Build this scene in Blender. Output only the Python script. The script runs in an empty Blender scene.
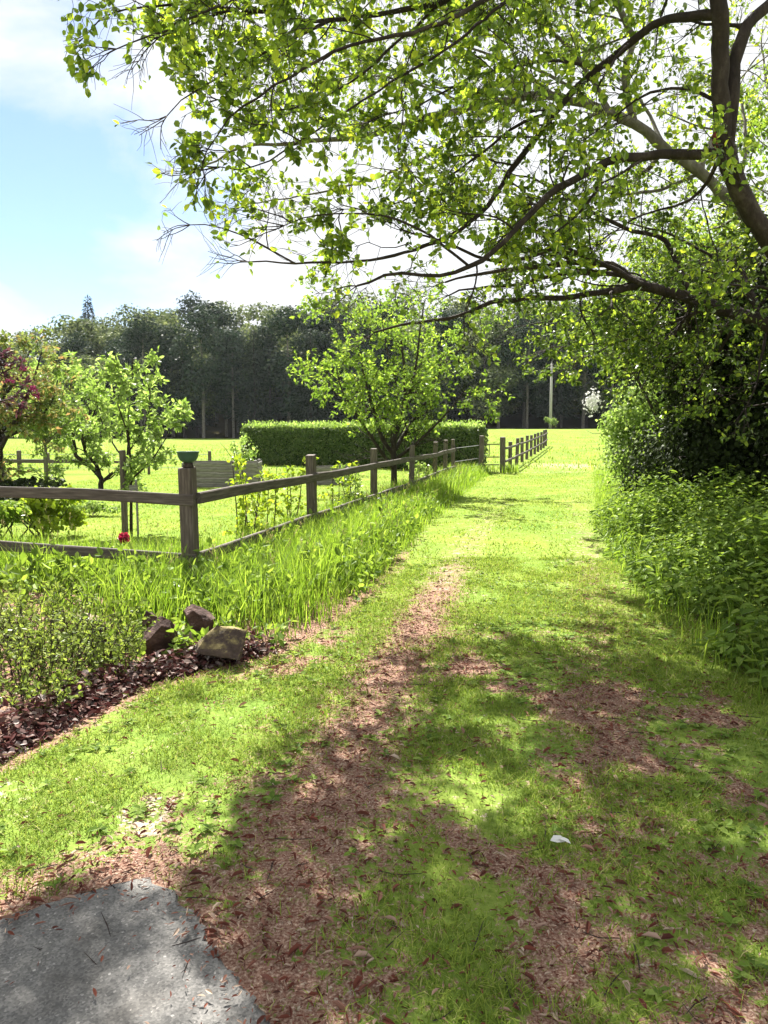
import bpy, math
import numpy as np
from mathutils import Vector, Matrix

scn = bpy.context.scene
COL = scn.collection
rng = np.random.default_rng(7)

# ------------------------------------------------------------------ camera
PITCH = math.radians(6.55)
EYE = 1.6
cam_d = bpy.data.cameras.new('camera')
cam = bpy.data.objects.new('camera', cam_d)
COL.objects.link(cam)
cam.location = (0, 0, EYE)
cam.rotation_euler = (math.radians(90) - PITCH, 0, 0)
cam_d.sensor_fit = 'VERTICAL'
cam_d.sensor_height = 36
cam_d.lens = 26.02
cam_d.clip_start = 0.05
cam_d.clip_end = 3000
scn.camera = cam

# ------------------------------------------------------------------ light
SUN_EL = math.radians(50)
SUN_AZ = math.radians(-17)            # from +Y, negative = to the left
to_sun = Vector((math.sin(SUN_AZ) * math.cos(SUN_EL), math.cos(SUN_AZ) * math.cos(SUN_EL), math.sin(SUN_EL)))
sl = bpy.data.lights.new('sun', 'SUN')
sl.energy = 5.0
sl.angle = math.radians(0.53)
sl.color = (1.0, 0.95, 0.87)
so = bpy.data.objects.new('sun', sl)
so.rotation_euler = to_sun.to_track_quat('Z', 'Y').to_euler()
so.location = (0, 0, 60)
COL.objects.link(so)

world = bpy.data.worlds.new('World')
scn.world = world
world.use_nodes = True
wn = world.node_tree
wn.nodes.clear()
def wnode(t, **kw):
    n = wn.nodes.new(t)
    for k, v in kw.items():
        setattr(n, k, v)
    return n
wo = wnode('ShaderNodeOutputWorld')
sky = wnode('ShaderNodeTexSky', sky_type='NISHITA', sun_disc=False, sun_elevation=SUN_EL, sun_rotation=SUN_AZ,
            air_density=1.0, dust_density=0.3, ozone_density=2.5)
bg1 = wnode('ShaderNodeBackground')
bg1.inputs[1].default_value = 0.038
bg2 = wnode('ShaderNodeBackground')
bg2.inputs[0].default_value = (0.95, 0.97, 1.0, 1)
bg2.inputs[1].default_value = 0.26
tc = wnode('ShaderNodeTexCoord')
mp = wnode('ShaderNodeMapping')
mp.inputs['Scale'].default_value = (1.5, 1.5, 2.6)
mp.inputs['Location'].default_value = (0.62, 0.35, 0.1)
wn.links.new(tc.outputs['Generated'], mp.inputs[0])
cn = wnode('ShaderNodeTexNoise')
cn.inputs['Scale'].default_value = 1.5
cn.inputs['Detail'].default_value = 7
cn.inputs['Roughness'].default_value = 0.55
cn.inputs['Distortion'].default_value = 0.25
wn.links.new(mp.outputs[0], cn.inputs['Vector'])
cr = wnode('ShaderNodeValToRGB')
cr.color_ramp.elements[0].position = 0.44
cr.color_ramp.elements[1].position = 0.57
clear = Vector((-0.36, 0.87, 0.34)).normalized()      # the open blue gap between the clouds
dp = wnode('ShaderNodeVectorMath', operation='DOT_PRODUCT')
wn.links.new(tc.outputs['Generated'], dp.inputs[0]); dp.inputs[1].default_value = clear
mr = wnode('ShaderNodeMapRange')
mr.inputs[1].default_value = 0.968; mr.inputs[2].default_value = 0.996; mr.inputs[3].default_value = 0.17; mr.inputs[4].default_value = -0.08
wn.links.new(dp.outputs['Value'], mr.inputs[0])
ad = wnode('ShaderNodeMath', operation='ADD')
wn.links.new(cn.outputs['Fac'], ad.inputs[0]); wn.links.new(mr.outputs[0], ad.inputs[1])
wn.links.new(ad.outputs[0], cr.inputs[0])
mx = wnode('ShaderNodeMixShader')
wn.links.new(cr.outputs[0], mx.inputs[0])
tn = wnode('ShaderNodeVectorMath', operation='MULTIPLY')
tn.inputs[1].default_value = (0.95, 1.0, 1.08)
wn.links.new(sky.outputs[0], tn.inputs[0])
wn.links.new(tn.outputs[0], bg1.inputs[0])
wn.links.new(bg1.outputs[0], mx.inputs[1])
wn.links.new(bg2.outputs[0], mx.inputs[2])
wn.links.new(mx.outputs[0], wo.inputs[0])

scn.view_settings.view_transform = 'Standard'
scn.view_settings.look = 'None'
scn.view_settings.exposure = 2.14
scn.view_settings.gamma = 1.0
scn.view_settings.use_curve_mapping = False
cy = scn.cycles
scn.render.engine = 'CYCLES'
cy.use_denoising = True
cy.denoiser = 'OPENIMAGEDENOISE'
cy.max_bounces = 6
cy.diffuse_bounces = 4
cy.glossy_bounces = 2
cy.transmission_bounces = 4
cy.transparent_max_bounces = 4
cy.sample_clamp_indirect = 6
cy.use_adaptive_sampling = False

# ------------------------------------------------------------------ helpers
CP, SP = math.cos(PITCH), math.sin(PITCH)
def at(x, y, d):
    """world point seen at picture position (x, y) that lies d metres ahead"""
    cx, cyy = (x - 384) / 740.0, -(y - 512) / 740.0
    dx, dy, dz = cx, CP + cyy * SP, -SP + cyy * CP
    t = d / dy
    return np.array((dx * t, d, EYE + dz * t))
def gp(x, y):
    cx, cyy = (x - 384) / 740.0, -(y - 512) / 740.0
    dx, dy, dz = cx, CP + cyy * SP, -SP + cyy * CP
    t = -EYE / dz
    return np.array((dx * t, dy * t, 0.0))
def project(P):
    X, Y, Z = P[:, 0], P[:, 1], P[:, 2] - EYE
    dep = Y * CP - Z * SP
    up = Y * SP + Z * CP
    return 384 + 740 * X / dep, 512 - 740 * up / dep
def sstep(a, b, v):
    t = np.clip((np.asarray(v, float) - a) / (b - a), 0, 1)
    return t * t * (3 - 2 * t)
_G = np.random.default_rng(3).random((256, 256))
def vnoise(x, y):
    xi, yi = np.floor(x).astype(int), np.floor(y).astype(int)
    fx, fy = x - xi, y - yi
    fx, fy = fx * fx * (3 - 2 * fx), fy * fy * (3 - 2 * fy)
    g = lambda a, b: _G[a & 255, b & 255]
    return (g(xi, yi) * (1 - fx) + g(xi + 1, yi) * fx) * (1 - fy) + (g(xi, yi + 1) * (1 - fx) + g(xi + 1, yi + 1) * fx) * fy
def fbm(x, y, o=4):
    s, a, t = 0, 1, 0
    for i in range(o):
        s = s + a * vnoise(x * 2 ** i + 17.3 * i, y * 2 ** i + 9.1 * i)
        t += a
        a *= .55
    return s / t
def unit(v):
    v = np.asarray(v, float)
    return v / np.maximum(np.linalg.norm(v, axis=-1, keepdims=True), 1e-9)

class MB:
    def __init__(s):
        s.v, s.q, s.t, s.n = [], [], [], 0
        s.qm, s.tm = [], []
    def add(s, v, q=None, t=None, mi=0):
        v = np.asarray(v, float).reshape(-1, 3)
        if q is not None and len(q):
            q = np.asarray(q, np.int64)
            s.q.append(q + s.n); s.qm.append(np.full(len(q), mi))
        if t is not None and len(t):
            t = np.asarray(t, np.int64)
            s.t.append(t + s.n); s.tm.append(np.full(len(t), mi))
        s.v.append(v)
        s.n += len(v)
    def tube(s, pts, rad, n=6, mi=0, cap=True):
        pts = np.asarray(pts, float)
        rad = np.broadcast_to(np.asarray(rad, float), (len(pts),))
        T = unit(np.gradient(pts, axis=0))
        ref = np.array((0, 0, 1.)) if abs(T[:, 2]).mean() < .8 else np.array((1., 0, 0))
        A = unit(np.cross(T, ref)); B = np.cross(T, A)
        th = np.linspace(0, 2 * np.pi, n, endpoint=False)
        V = pts[:, None] + rad[:, None, None] * (np.cos(th)[None, :, None] * A[:, None] + np.sin(th)[None, :, None] * B[:, None])
        m = len(pts)
        i = np.arange(m - 1)[:, None] * n + np.arange(n)[None]
        j = np.arange(m - 1)[:, None] * n + (np.arange(n)[None] + 1) % n
        q = np.stack((i, j, j + n, i + n), -1).reshape(-1, 4)
        V = V.reshape(-1, 3)
        t = []
        if cap:
            V = np.vstack((V, pts[-1:] + T[-1:] * rad[-1] * .3, pts[:1]))
            k = (m - 1) * n
            t = [(k + a, k + (a + 1) % n, m * n) for a in range(n)] + [((a + 1) % n, a, m * n + 1) for a in range(n)]
        s.add(V, q, t, mi)
    def box(s, lo, hi, mi=0, mat=None, jitter=0.0, ch=0.0):
        lo, hi = np.array(lo, float), np.array(hi, float)
        V = np.array([[(lo, hi)[a][0], (lo, hi)[b][1], (lo, hi)[c][2]] for a in (0, 1) for b in (0, 1) for c in (0, 1)])
        V = V + rng.normal(0, 1, V.shape) * jitter
        if mat is not None:
            V = V @ np.array(mat.to_3x3()).T + np.array(mat.translation)
        s.add(V, [(0, 1, 3, 2), (4, 6, 7, 5), (0, 4, 5, 1), (2, 3, 7, 6), (0, 2, 6, 4), (1, 5, 7, 3)], None, mi)
    def leaves(s, P, A, N, L, W, fold=.12, droop=.1, mi=0, fine=True):
        if len(P) == 0:
            return
        A = unit(A)
        S = unit(np.cross(A, N)); N = np.cross(S, A)
        L = np.broadcast_to(L, (len(P),))[:, None]; W = np.broadcast_to(W, (len(P),))[:, None]
        k = len(P)
        if fine:
            R1 = P + .28 * L * A + .46 * W * S + fold * W * N
            R2 = P + .68 * L * A + .42 * W * S + fold * W * N - droop * .4 * L * N
            TP = P + L * A - droop * L * N
            L2 = P + .68 * L * A - .42 * W * S + fold * W * N - droop * .4 * L * N
            L1 = P + .28 * L * A - .46 * W * S + fold * W * N
            V = np.stack((P, R1, R2, TP, L2, L1), 1).reshape(-1, 3)
            b = np.arange(k)[:, None] * 6
            q = np.concatenate((b + np.array([[0, 1, 2, 3]]), b + np.array([[0, 3, 4, 5]])))
            s.add(V, q, None, mi)
        else:
            R = P + .45 * L * A + .5 * W * S + fold * W * N
            TP = P + L * A - droop * L * N
            Lf = P + .45 * L * A - .5 * W * S + fold * W * N
            V = np.stack((P, R, TP, Lf), 1).reshape(-1, 3)
            b = np.arange(k)[:, None] * 4
            t = np.concatenate((b + np.array([[0, 1, 2]]), b + np.array([[0, 2, 3]])))
            s.add(V, None, t, mi)
    def blades(s, P, H, lean, W, mi=0, tri=False, az=None):
        k = len(P)
        if k == 0:
            return
        if az is None:
            az = rng.uniform(0, 2 * np.pi, k)
        D = np.stack((np.cos(az), np.sin(az), np.zeros(k)), 1)
        S = np.stack((-np.sin(az), np.cos(az), np.zeros(k)), 1)
        H = np.broadcast_to(H, (k,))[:, None]; W = np.broadcast_to(W, (k,))[:, None]; lean = np.broadcast_to(lean, (k,))[:, None]
        Z = np.array((0, 0, 1.))
        if tri:
            V = np.stack((P - S * W / 2, P + S * W / 2, P + D * lean * H + Z * H), 1).reshape(-1, 3)
            s.add(V, None, np.arange(k)[:, None] * 3 + np.array([[0, 1, 2]]), mi)
        else:
            M = P + D * lean * H * .35 + Z * H * .6
            T = P + D * lean * H * 1.1 + Z * H
            V = np.stack((P - S * W / 2, P + S * W / 2, M + S * W * .42, M - S * W * .42, T), 1).reshape(-1, 3)
            b = np.arange(k)[:, None] * 5
            s.add(V, b + np.array([[0, 1, 2, 3]]), b + np.array([[3, 2, 4]]), mi)
    def mesh(s, name, mats, smooth=False):
        V = np.concatenate(s.v) if s.v else np.zeros((0, 3))
        Q = np.concatenate(s.q) if s.q else np.zeros((0, 4), np.int64)
        T = np.concatenate(s.t) if s.t else np.zeros((0, 3), np.int64)
        me = bpy.data.meshes.new(name)
        me.vertices.add(len(V)); me.vertices.foreach_set('co', V.astype(np.float32).ravel())
        loops = np.concatenate((Q.ravel(), T.ravel())).astype(np.int32)
        st = np.concatenate((np.arange(len(Q)) * 4, len(Q) * 4 + np.arange(len(T)) * 3)).astype(np.int32)
        me.loops.add(len(loops)); me.loops.foreach_set('vertex_index', loops)
        me.polygons.add(len(st)); me.polygons.foreach_set('loop_start', st)
        mi = np.concatenate([*s.qm, *s.tm]) if (s.qm or s.tm) else np.zeros(0)
        for m in (mats if isinstance(mats, (list, tuple)) else [mats]):
            me.materials.append(m)
        me.polygons.foreach_set('material_index', mi.astype(np.int32))
        me.polygons.foreach_set('use_smooth', np.full(len(st), smooth))
        me.update(calc_edges=True)
        return me
    def build(s, name, mats, parent=None, smooth=False, loc=None):
        o = bpy.data.objects.new(name, s.mesh(name, mats, smooth))
        COL.objects.link(o)
        if parent is not None:
            o.parent = parent
        if loc is not None:
            o.location = loc
        return o

def tag(o, label=None, cat=None, group=None, kind=None):
    if label: o['label'] = label
    if cat: o['category'] = cat
    if group: o['group'] = group
    if kind: o['kind'] = kind
    return o
def empty(name, loc, label, cat, group=None, rz=0.0):
    o = bpy.data.objects.new(name, None)
    o.empty_display_size = .2
    o.location = tuple(loc); o.rotation_euler = (0, 0, rz)
    COL.objects.link(o)
    return tag(o, label, cat, group)
def dup(root, loc, rz=0.0, sc=(1, 1, 1), label=None):
    r = root.copy(); COL.objects.link(r)
    r.location = tuple(loc); r.rotation_euler = (0, 0, rz); r.scale = sc
    if label: r['label'] = label
    for ch in list(root.children):
        c = ch.copy(); COL.objects.link(c); c.parent = r
        for g in list(ch.children):
            d = g.copy(); COL.objects.link(d); d.parent = c
    return r

# ------------------------------------------------------------------ materials
def newmat(name):
    m = bpy.data.materials.new(name); m.use_nodes = True
    nt = m.node_tree; nt.nodes.clear()
    return m, nt
def N(nt, t, ins=None, **kw):
    n = nt.nodes.new(t)
    for k, v in kw.items(): setattr(n, k, v)
    for k, v in (ins or {}).items():
        if isinstance(v, bpy.types.NodeSocket): nt.links.new(v, n.inputs[k])
        else: n.inputs[k].default_value = v
    return n
def c4(c): return (*c, 1.0)
def ramp(nt, fac, stops):
    n = nt.nodes.new('ShaderNodeValToRGB')
    e = n.color_ramp.elements
    while len(e) < len(stops): e.new(.5)
    for a, (p, c) in zip(e, stops):
        a.position = p; a.color = c4(c)
    nt.links.new(fac, n.inputs[0])
    return n.outputs[0]
def leaf_mat(name, stops, transl=.45, tcol=(1.15, 1.25, .55), gloss=.06, rough=.5):
    m, nt = newmat(name)
    g = N(nt, 'ShaderNodeNewGeometry')
    col = ramp(nt, g.outputs['Random Per Island'], stops)
    tint = N(nt, 'ShaderNodeMix', {0: 1.0, 'A': col, 'B': c4(tcol)}, data_type='RGBA', blend_type='MULTIPLY') if False else None
    mul = N(nt, 'ShaderNodeVectorMath', {0: col, 1: tcol}, operation='MULTIPLY')
    di = N(nt, 'ShaderNodeBsdfDiffuse', {'Color': col})
    tr = N(nt, 'ShaderNodeBsdfTranslucent', {'Color': mul.outputs[0]})
    a = N(nt, 'ShaderNodeMixShader', {0: transl, 1: di.outputs[0], 2: tr.outputs[0]})
    gl = N(nt, 'ShaderNodeBsdfGlossy', {'Roughness': rough, 'Color': (1, 1, 1, 1)})
    fr = N(nt, 'ShaderNodeLayerWeight', {'Blend': .25})
    f = N(nt, 'ShaderNodeMath', {0: fr.outputs['Fresnel'], 1: gloss * 2}, operation='MULTIPLY')
    b = N(nt, 'ShaderNodeMixShader', {0: f.outputs[0], 1: a.outputs[0], 2: gl.outputs[0]})
    N(nt, 'ShaderNodeOutputMaterial', {0: b.outputs[0]})
    return m
def rough_mat(name, stops, scale=8, stretch=(1, 1, 1), bump=.4, rough=.9, detail=8, dist=.02, fine=None):
    m, nt = newmat(name)
    t = N(nt, 'ShaderNodeTexCoord')
    mp = N(nt, 'ShaderNodeMapping', {0: t.outputs['Object'], 'Scale': stretch})
    n = N(nt, 'ShaderNodeTexNoise', {'Vector': mp.outputs[0], 'Scale': scale, 'Detail': detail, 'Roughness': .65})
    col = ramp(nt, n.outputs['Fac'], stops)
    bp = N(nt, 'ShaderNodeBump', {'Strength': bump, 'Distance': dist, 'Height': n.outputs['Fac']})
    p = N(nt, 'ShaderNodeBsdfPrincipled', {'Base Color': col, 'Roughness': rough, 'Normal': bp.outputs[0], 'Specular IOR Level': .25})
    N(nt, 'ShaderNodeOutputMaterial', {0: p.outputs[0]})
    return m

M = {}
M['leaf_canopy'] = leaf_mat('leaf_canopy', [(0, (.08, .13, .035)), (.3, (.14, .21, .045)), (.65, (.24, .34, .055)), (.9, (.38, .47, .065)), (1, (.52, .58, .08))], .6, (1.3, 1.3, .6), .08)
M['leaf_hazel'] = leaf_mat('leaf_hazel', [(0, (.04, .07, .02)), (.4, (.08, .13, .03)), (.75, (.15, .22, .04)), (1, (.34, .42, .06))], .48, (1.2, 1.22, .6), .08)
M['leaf_mid'] = leaf_mat('leaf_mid', [(0, (.11, .18, .035)), (.6, (.19, .28, .05)), (1, (.32, .4, .09))], .52, (1.15, 1.22, .6), .06)
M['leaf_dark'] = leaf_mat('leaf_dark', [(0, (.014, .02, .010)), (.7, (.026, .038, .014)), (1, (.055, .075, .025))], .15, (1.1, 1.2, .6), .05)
M['leaf_hedge'] = leaf_mat('leaf_hedge', [(0, (.05, .085, .025)), (.7, (.085, .13, .035)), (1, (.16, .2, .07))], .25, (1.1, 1.2, .6), .08)
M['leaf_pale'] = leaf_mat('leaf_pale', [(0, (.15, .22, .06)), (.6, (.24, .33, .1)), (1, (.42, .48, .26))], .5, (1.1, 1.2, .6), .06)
M['leaf_nettle'] = leaf_mat('leaf_nettle', [(0, (.07, .12, .024)), (.55, (.16, .25, .045)), (1, (.28, .37, .09))], .45, (1.2, 1.2, .55), .06)
M['leaf_copper'] = leaf_mat('leaf_copper', [(0, (.12, .19, .05)), (.6, (.2, .25, .08)), (1, (.27, .17, .09))], .5, (1.2, 1.1, .8), .06)
M['leaf_purple'] = leaf_mat('leaf_purple', [(0, (.04, .025, .03)), (.6, (.08, .03, .05)), (1, (.12, .05, .06))], .3, (1.2, 1, 1), .08)
M['leaf_bed'] = leaf_mat('leaf_bed', [(0, (.10, .14, .035)), (.6, (.19, .25, .055)), (1, (.32, .37, .12))], .45, (1.15, 1.2, .6), .06)
M['petal_pink'] = leaf_mat('petal_pink', [(0, (.10, .012, .04)), (1, (.24, .035, .11))], .4, (1.1, 1, 1), .05)
M['petal_red'] = leaf_mat('petal_red', [(0, (.22, .01, .03)), (1, (.42, .03, .08))], .35, (1.1, 1, 1), .05)
M['leaf_yellow'] = leaf_mat('leaf_yellow', [(0, (.18, .26, .03)), (.6, (.28, .36, .04)), (1, (.4, .46, .07))], .5, (1.15, 1.2, .5), .06)
M['leaf_forest'] = leaf_mat('leaf_forest', [(0, (.05, .075, .03)), (.6, (.095, .125, .05)), (1, (.22, .25, .13))], .36, (1.15, 1.15, .8), .05, .6)  # paler leaf colour, mostly on back rows, stands in for sunlit crowns
M['leaf_forest_shade'] = leaf_mat('leaf_forest_shade', [(0, (.018, .034, .022)), (.7, (.035, .055, .034)), (1, (.07, .09, .05))], .15, (1.1, 1.15, .9), .05, .6)  # darker leaf colour, mostly on front rows, carries the wood edge's shade
M['leaf_conifer'] = leaf_mat('leaf_conifer', [(0, (.02, .032, .022)), (1, (.045, .06, .035))], .1, (1.1, 1.2, .7), .04, .5)
M['leaf_red_cover'] = leaf_mat('leaf_red_cover', [(0, (.04, .016, .014)), (.5, (.09, .035, .033)), (.75, (.15, .10, .08)), (1, (.34, .29, .27))], .2, (1.3, .9, .9), .07, .5)
M['grass_turf'] = leaf_mat('grass_turf', [(0, (.10, .16, .026)), (.5, (.185, .265, .045)), (.9, (.3, .36, .075)), (1, (.42, .38, .19))], .45, (1.15, 1.15, .6), .0)
M['grass_tall'] = leaf_mat('grass_tall', [(0, (.10, .17, .025)), (.6, (.19, .29, .04)), (1, (.33, .42, .1))], .5, (1.15, 1.2, .55), .015)
M['litter'] = leaf_mat('litter', [(0, (.075, .03, .024)), (.45, (.17, .058, .04)), (.8, (.27, .16, .12)), (1, (.47, .38, .3))], .1, (1.1, 1, .9), .04, .5)
M['pale_leaf'] = leaf_mat('pale_leaf', [(0, (.6, .6, .58)), (1, (.7, .7, .68))], .2, (1, 1, 1), .05)
M['bark_dark'] = rough_mat('bark_dark', [(.3, (.016, .012, .011)), (.55, (.04, .029, .026)), (.75, (.10, .082, .07))], 9, (1, 1, .5), 1.0, .9, 10, .05)
M['bark_pale'] = rough_mat('bark_pale', [(.3, (.08, .07, .06)), (.55, (.17, .155, .13)), (.75, (.28, .26, .22))], 8, (1, 1, .5), 1.0, .9, 10, .05)
M['bark_wound'] = rough_mat('bark_wound', [(.3, (.08, .015, .012)), (.7, (.2, .04, .03))], 20, (1, 1, 1), .6)
M['wood'] = rough_mat('wood', [(.28, (.035, .028, .026)), (.5, (.085, .07, .062)), (.72, (.17, .145, .13))], 9, (.35, 5, 5), .5, .85, 10, .01)
M['wood_post'] = rough_mat('wood_post', [(.28, (.04, .032, .027)), (.5, (.10, .08, .068)), (.72, (.19, .16, .14))], 9, (5, 5, .4), .5, .85, 10, .01)
M['wood_grey'] = rough_mat('wood_grey', [(.3, (.11, .1, .095)), (.5, (.2, .185, .175)), (.72, (.33, .31, .29))], 9, (.5, 5, 5), .5, .85, 10, .01)
M['pole'] = rough_mat('pole', [(.3, (.28, .27, .26)), (.7, (.45, .44, .42))], 3, (4, 4, .4), .2)
M['rock_red'] = rough_mat('rock_red', [(.3, (.022, .013, .012)), (.5, (.065, .036, .03)), (.72, (.17, .11, .095))], 7, (1, 1, 1.6), .9, .9, 10, .04)
M['rock_tan'] = rough_mat('rock_tan', [(.3, (.16, .11, .08)), (.5, (.32, .24, .17)), (.72, (.45, .37, .28))], 7, (1, 1, 1.6), .9, .9, 10, .04)
M['glaze'] = rough_mat('glaze', [(.35, (.03, .07, .055)), (.7, (.07, .12, .09))], 6, (1, 1, 1), .1, .35)
M['wire'] = rough_mat('wire', [(.3, (.2, .2, .2)), (.7, (.35, .35, .35))], 20, (1, 1, 1), .1, .5)

# rock with moss on its upward faces
m, nt = newmat('rock_moss')
g = N(nt, 'ShaderNodeNewGeometry')
t = N(nt, 'ShaderNodeTexCoord')
n = N(nt, 'ShaderNodeTexNoise', {'Vector': t.outputs['Object'], 'Scale': 12., 'Detail': 9., 'Roughness': .7})
sx = N(nt, 'ShaderNodeSeparateXYZ', {0: g.outputs['Normal']})
a = N(nt, 'ShaderNodeMath', {0: sx.outputs['Z'], 1: n.outputs['Fac']}, operation='MULTIPLY')
rk = ramp(nt, n.outputs['Fac'], [(.3, (.03, .02, .018)), (.6, (.09, .06, .05))])
ms = ramp(nt, n.outputs['Fac'], [(.3, (.10, .085, .03)), (.55, (.24, .19, .075)), (.75, (.38, .31, .16))])
f = N(nt, 'ShaderNodeMapRange', {0: a.outputs[0], 1: .24, 2: .40})
mixc = N(nt, 'ShaderNodeMix', data_type='RGBA')
nt.links.new(f.outputs[0], mixc.inputs[0]); nt.links.new(rk, mixc.inputs[6]); nt.links.new(ms, mixc.inputs[7])
bp = N(nt, 'ShaderNodeBump', {'Strength': .9, 'Distance': .03, 'Height': n.outputs['Fac']})
p = N(nt, 'ShaderNodeBsdfPrincipled', {'Base Color': mixc.outputs[2], 'Roughness': .95, 'Normal': bp.outputs[0]})
N(nt, 'ShaderNodeOutputMaterial', {0: p.outputs[0]})
M['rock_moss'] = m

def ground_mat():
    m, nt = newmat('ground')
    at_ = N(nt, 'ShaderNodeAttribute', attribute_name='mask')
    sp = N(nt, 'ShaderNodeSeparateColor', {0: at_.outputs['Color']})
    t = N(nt, 'ShaderNodeTexCoord')
    n1 = N(nt, 'ShaderNodeTexNoise', {'Vector': t.outputs['Object'], 'Scale': .55, 'Detail': 9., 'Roughness': .68})
    n2 = N(nt, 'ShaderNodeTexNoise', {'Vector': t.outputs['Object'], 'Scale': 28., 'Detail': 6., 'Roughness': .75})
    n3 = N(nt, 'ShaderNodeTexNoise', {'Vector': t.outputs['Object'], 'Scale': 90., 'Detail': 3., 'Roughness': .7})
    n4 = N(nt, 'ShaderNodeTexNoise', {'Vector': t.outputs['Object'], 'Scale': 7., 'Detail': 5., 'Roughness': .7})
    g1 = ramp(nt, n2.outputs['Fac'], [(.25, (.085, .13, .022)), (.5, (.145, .205, .042)), (.75, (.22, .27, .066))])
    g2 = ramp(nt, n1.outputs['Fac'], [(.3, (.66, .82, .8)), (.5, (1, 1, 1)), (.7, (1.22, 1.08, 1.0))])
    gm = N(nt, 'ShaderNodeVectorMath', {0: g1, 1: g2}, operation='MULTIPLY')
    d1 = ramp(nt, n3.outputs['Fac'], [(.25, (.065, .033, .026)), (.42, (.14, .072, .053)), (.55, (.25, .16, .12)), (.72, (.45, .36, .28))])
    p1 = ramp(nt, n3.outputs['Fac'], [(.25, (.26, .22, .16)), (.75, (.46, .42, .34))])
    f1 = ramp(nt, n2.outputs['Fac'], [(.3, (.03, .026, .015)), (.7, (.07, .065, .03))])
    # break the masks with fine noise
    def brk(s, w=.5):
        a = N(nt, 'ShaderNodeMath', {0: n2.outputs['Fac'], 1: .5}, operation='SUBTRACT')
        a2 = N(nt, 'ShaderNodeMath', {0: n4.outputs['Fac'], 1: .5}, operation='SUBTRACT')
        a3 = N(nt, 'ShaderNodeMath', {0: a.outputs[0], 1: a2.outputs[0]}, operation='ADD')
        b = N(nt, 'ShaderNodeMath', {0: a3.outputs[0], 1: 2.0}, operation='MULTIPLY')
        c = N(nt, 'ShaderNodeMath', {0: s, 1: b.outputs[0]}, operation='ADD')
        return N(nt, 'ShaderNodeMapRange', {0: c.outputs[0], 1: .35, 2: .65}).outputs[0]
    def mix(f, a, b):
        x = N(nt, 'ShaderNodeMix', data_type='RGBA')
        nt.links.new(f, x.inputs[0]); nt.links.new(a, x.inputs[6]); nt.links.new(b, x.inputs[7])
        return x.outputs[2]
    c = mix(brk(sp.outputs['Red']), gm.outputs[0], d1)
    c = mix(brk(sp.outputs['Green']), c, p1)
    c = mix(sp.outputs['Blue'], c, f1)
    bp = N(nt, 'ShaderNodeBump', {'Strength': .45, 'Distance': .02, 'Height': n2.outputs['Fac']})
    di = N(nt, 'ShaderNodeBsdfDiffuse', {'Color': c, 'Roughness': 0.0, 'Normal': bp.outputs[0]})
    N(nt, 'ShaderNodeOutputMaterial', {0: di.outputs[0]})
    return m
M['ground'] = ground_mat()

m, nt = newmat('asphalt')
t = N(nt, 'ShaderNodeTexCoord')
v = N(nt, 'ShaderNodeTexVoronoi', {'Vector': t.outputs['Object'], 'Scale': 150.})
n = N(nt, 'ShaderNodeTexNoise', {'Vector': t.outputs['Object'], 'Scale': 5., 'Detail': 8.})
n3 = N(nt, 'ShaderNodeTexNoise', {'Vector': t.outputs['Object'], 'Scale': 160., 'Detail': 3.})
ca = ramp(nt, v.outputs['Color'], [(.0, (.06, .059, .058)), (.5, (.11, .108, .105)), (.88, (.165, .16, .155)), (1, (.34, .33, .32))])
cb = ramp(nt, n.outputs['Fac'], [(.3, (.66, .64, .61)), (.5, (1, .99, .97)), (.7, (1.2, 1.18, 1.12))])
cm = N(nt, 'ShaderNodeVectorMath', {0: ca, 1: cb}, operation='MULTIPLY')
bp = N(nt, 'ShaderNodeBump', {'Strength': .5, 'Distance': .002, 'Height': v.outputs['Distance']})
p = N(nt, 'ShaderNodeBsdfPrincipled', {'Base Color': cm.outputs[0], 'Roughness': .85, 'Normal': bp.outputs[0]})
N(nt, 'ShaderNodeOutputMaterial', {0: p.outputs[0]})
M['asphalt'] = m

# ------------------------------------------------------------------ terrain
def pathL(y): return np.interp(y, [0, 2, 3.37, 4.38, 4.7, 5.07, 6.03, 7.18, 10.45, 20, 27], [-5, -2.7, -1.83, -1.49, -1.2, -.8, -.45, -.14, .44, 2.45, 4.0])
def pathR(y): return np.interp(y, [0, 2, 4.2, 6.8, 11.5, 25, 30], [1.9, 2.0, 2.15, 2.4, 3.35, 7.2, 8.6])
def trackL(y): return np.interp(y, [0, 2, 3, 4.5, 6.1, 10, 14, 27], [-.6, -.35, -.25, 0.0, .32, 1.16, 2.1, 5.0])
def trackR(y): return np.interp(y, [0, 2, 4, 6, 8.9, 14, 27], [.6, .75, 1.2, 1.75, 2.5, 3.7, 7.2])
def height(x, y):
    x, y = np.asarray(x, float), np.asarray(y, float)
    h = (fbm(x * .35 + 5, y * .35) - .5) * .10 * sstep(6, 20, np.hypot(x, y))
    h = h + .22 * sstep(.2, 1.6, x - pathR(np.clip(y, 0, 30))) * sstep(28, 16, y)
    h = h + sstep(28, 95, y) * 1.35 * sstep(-12, 14, x)
    hill = sstep(108, 185, y) * 19 * (1 - .35 * sstep(-30, -70, x))
    return h + hill
asph = [(-4.5, -2), *[tuple(gp(*q)[:2]) for q in ((-160, 955), (0, 921), (70, 900), (118, 885), (148, 880), (178, 898), (205, 935), (232, 975), (262, 1024))], (-.12, 1.2), (0, .4), (.1, -2)]
asph = np.array(asph)
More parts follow.
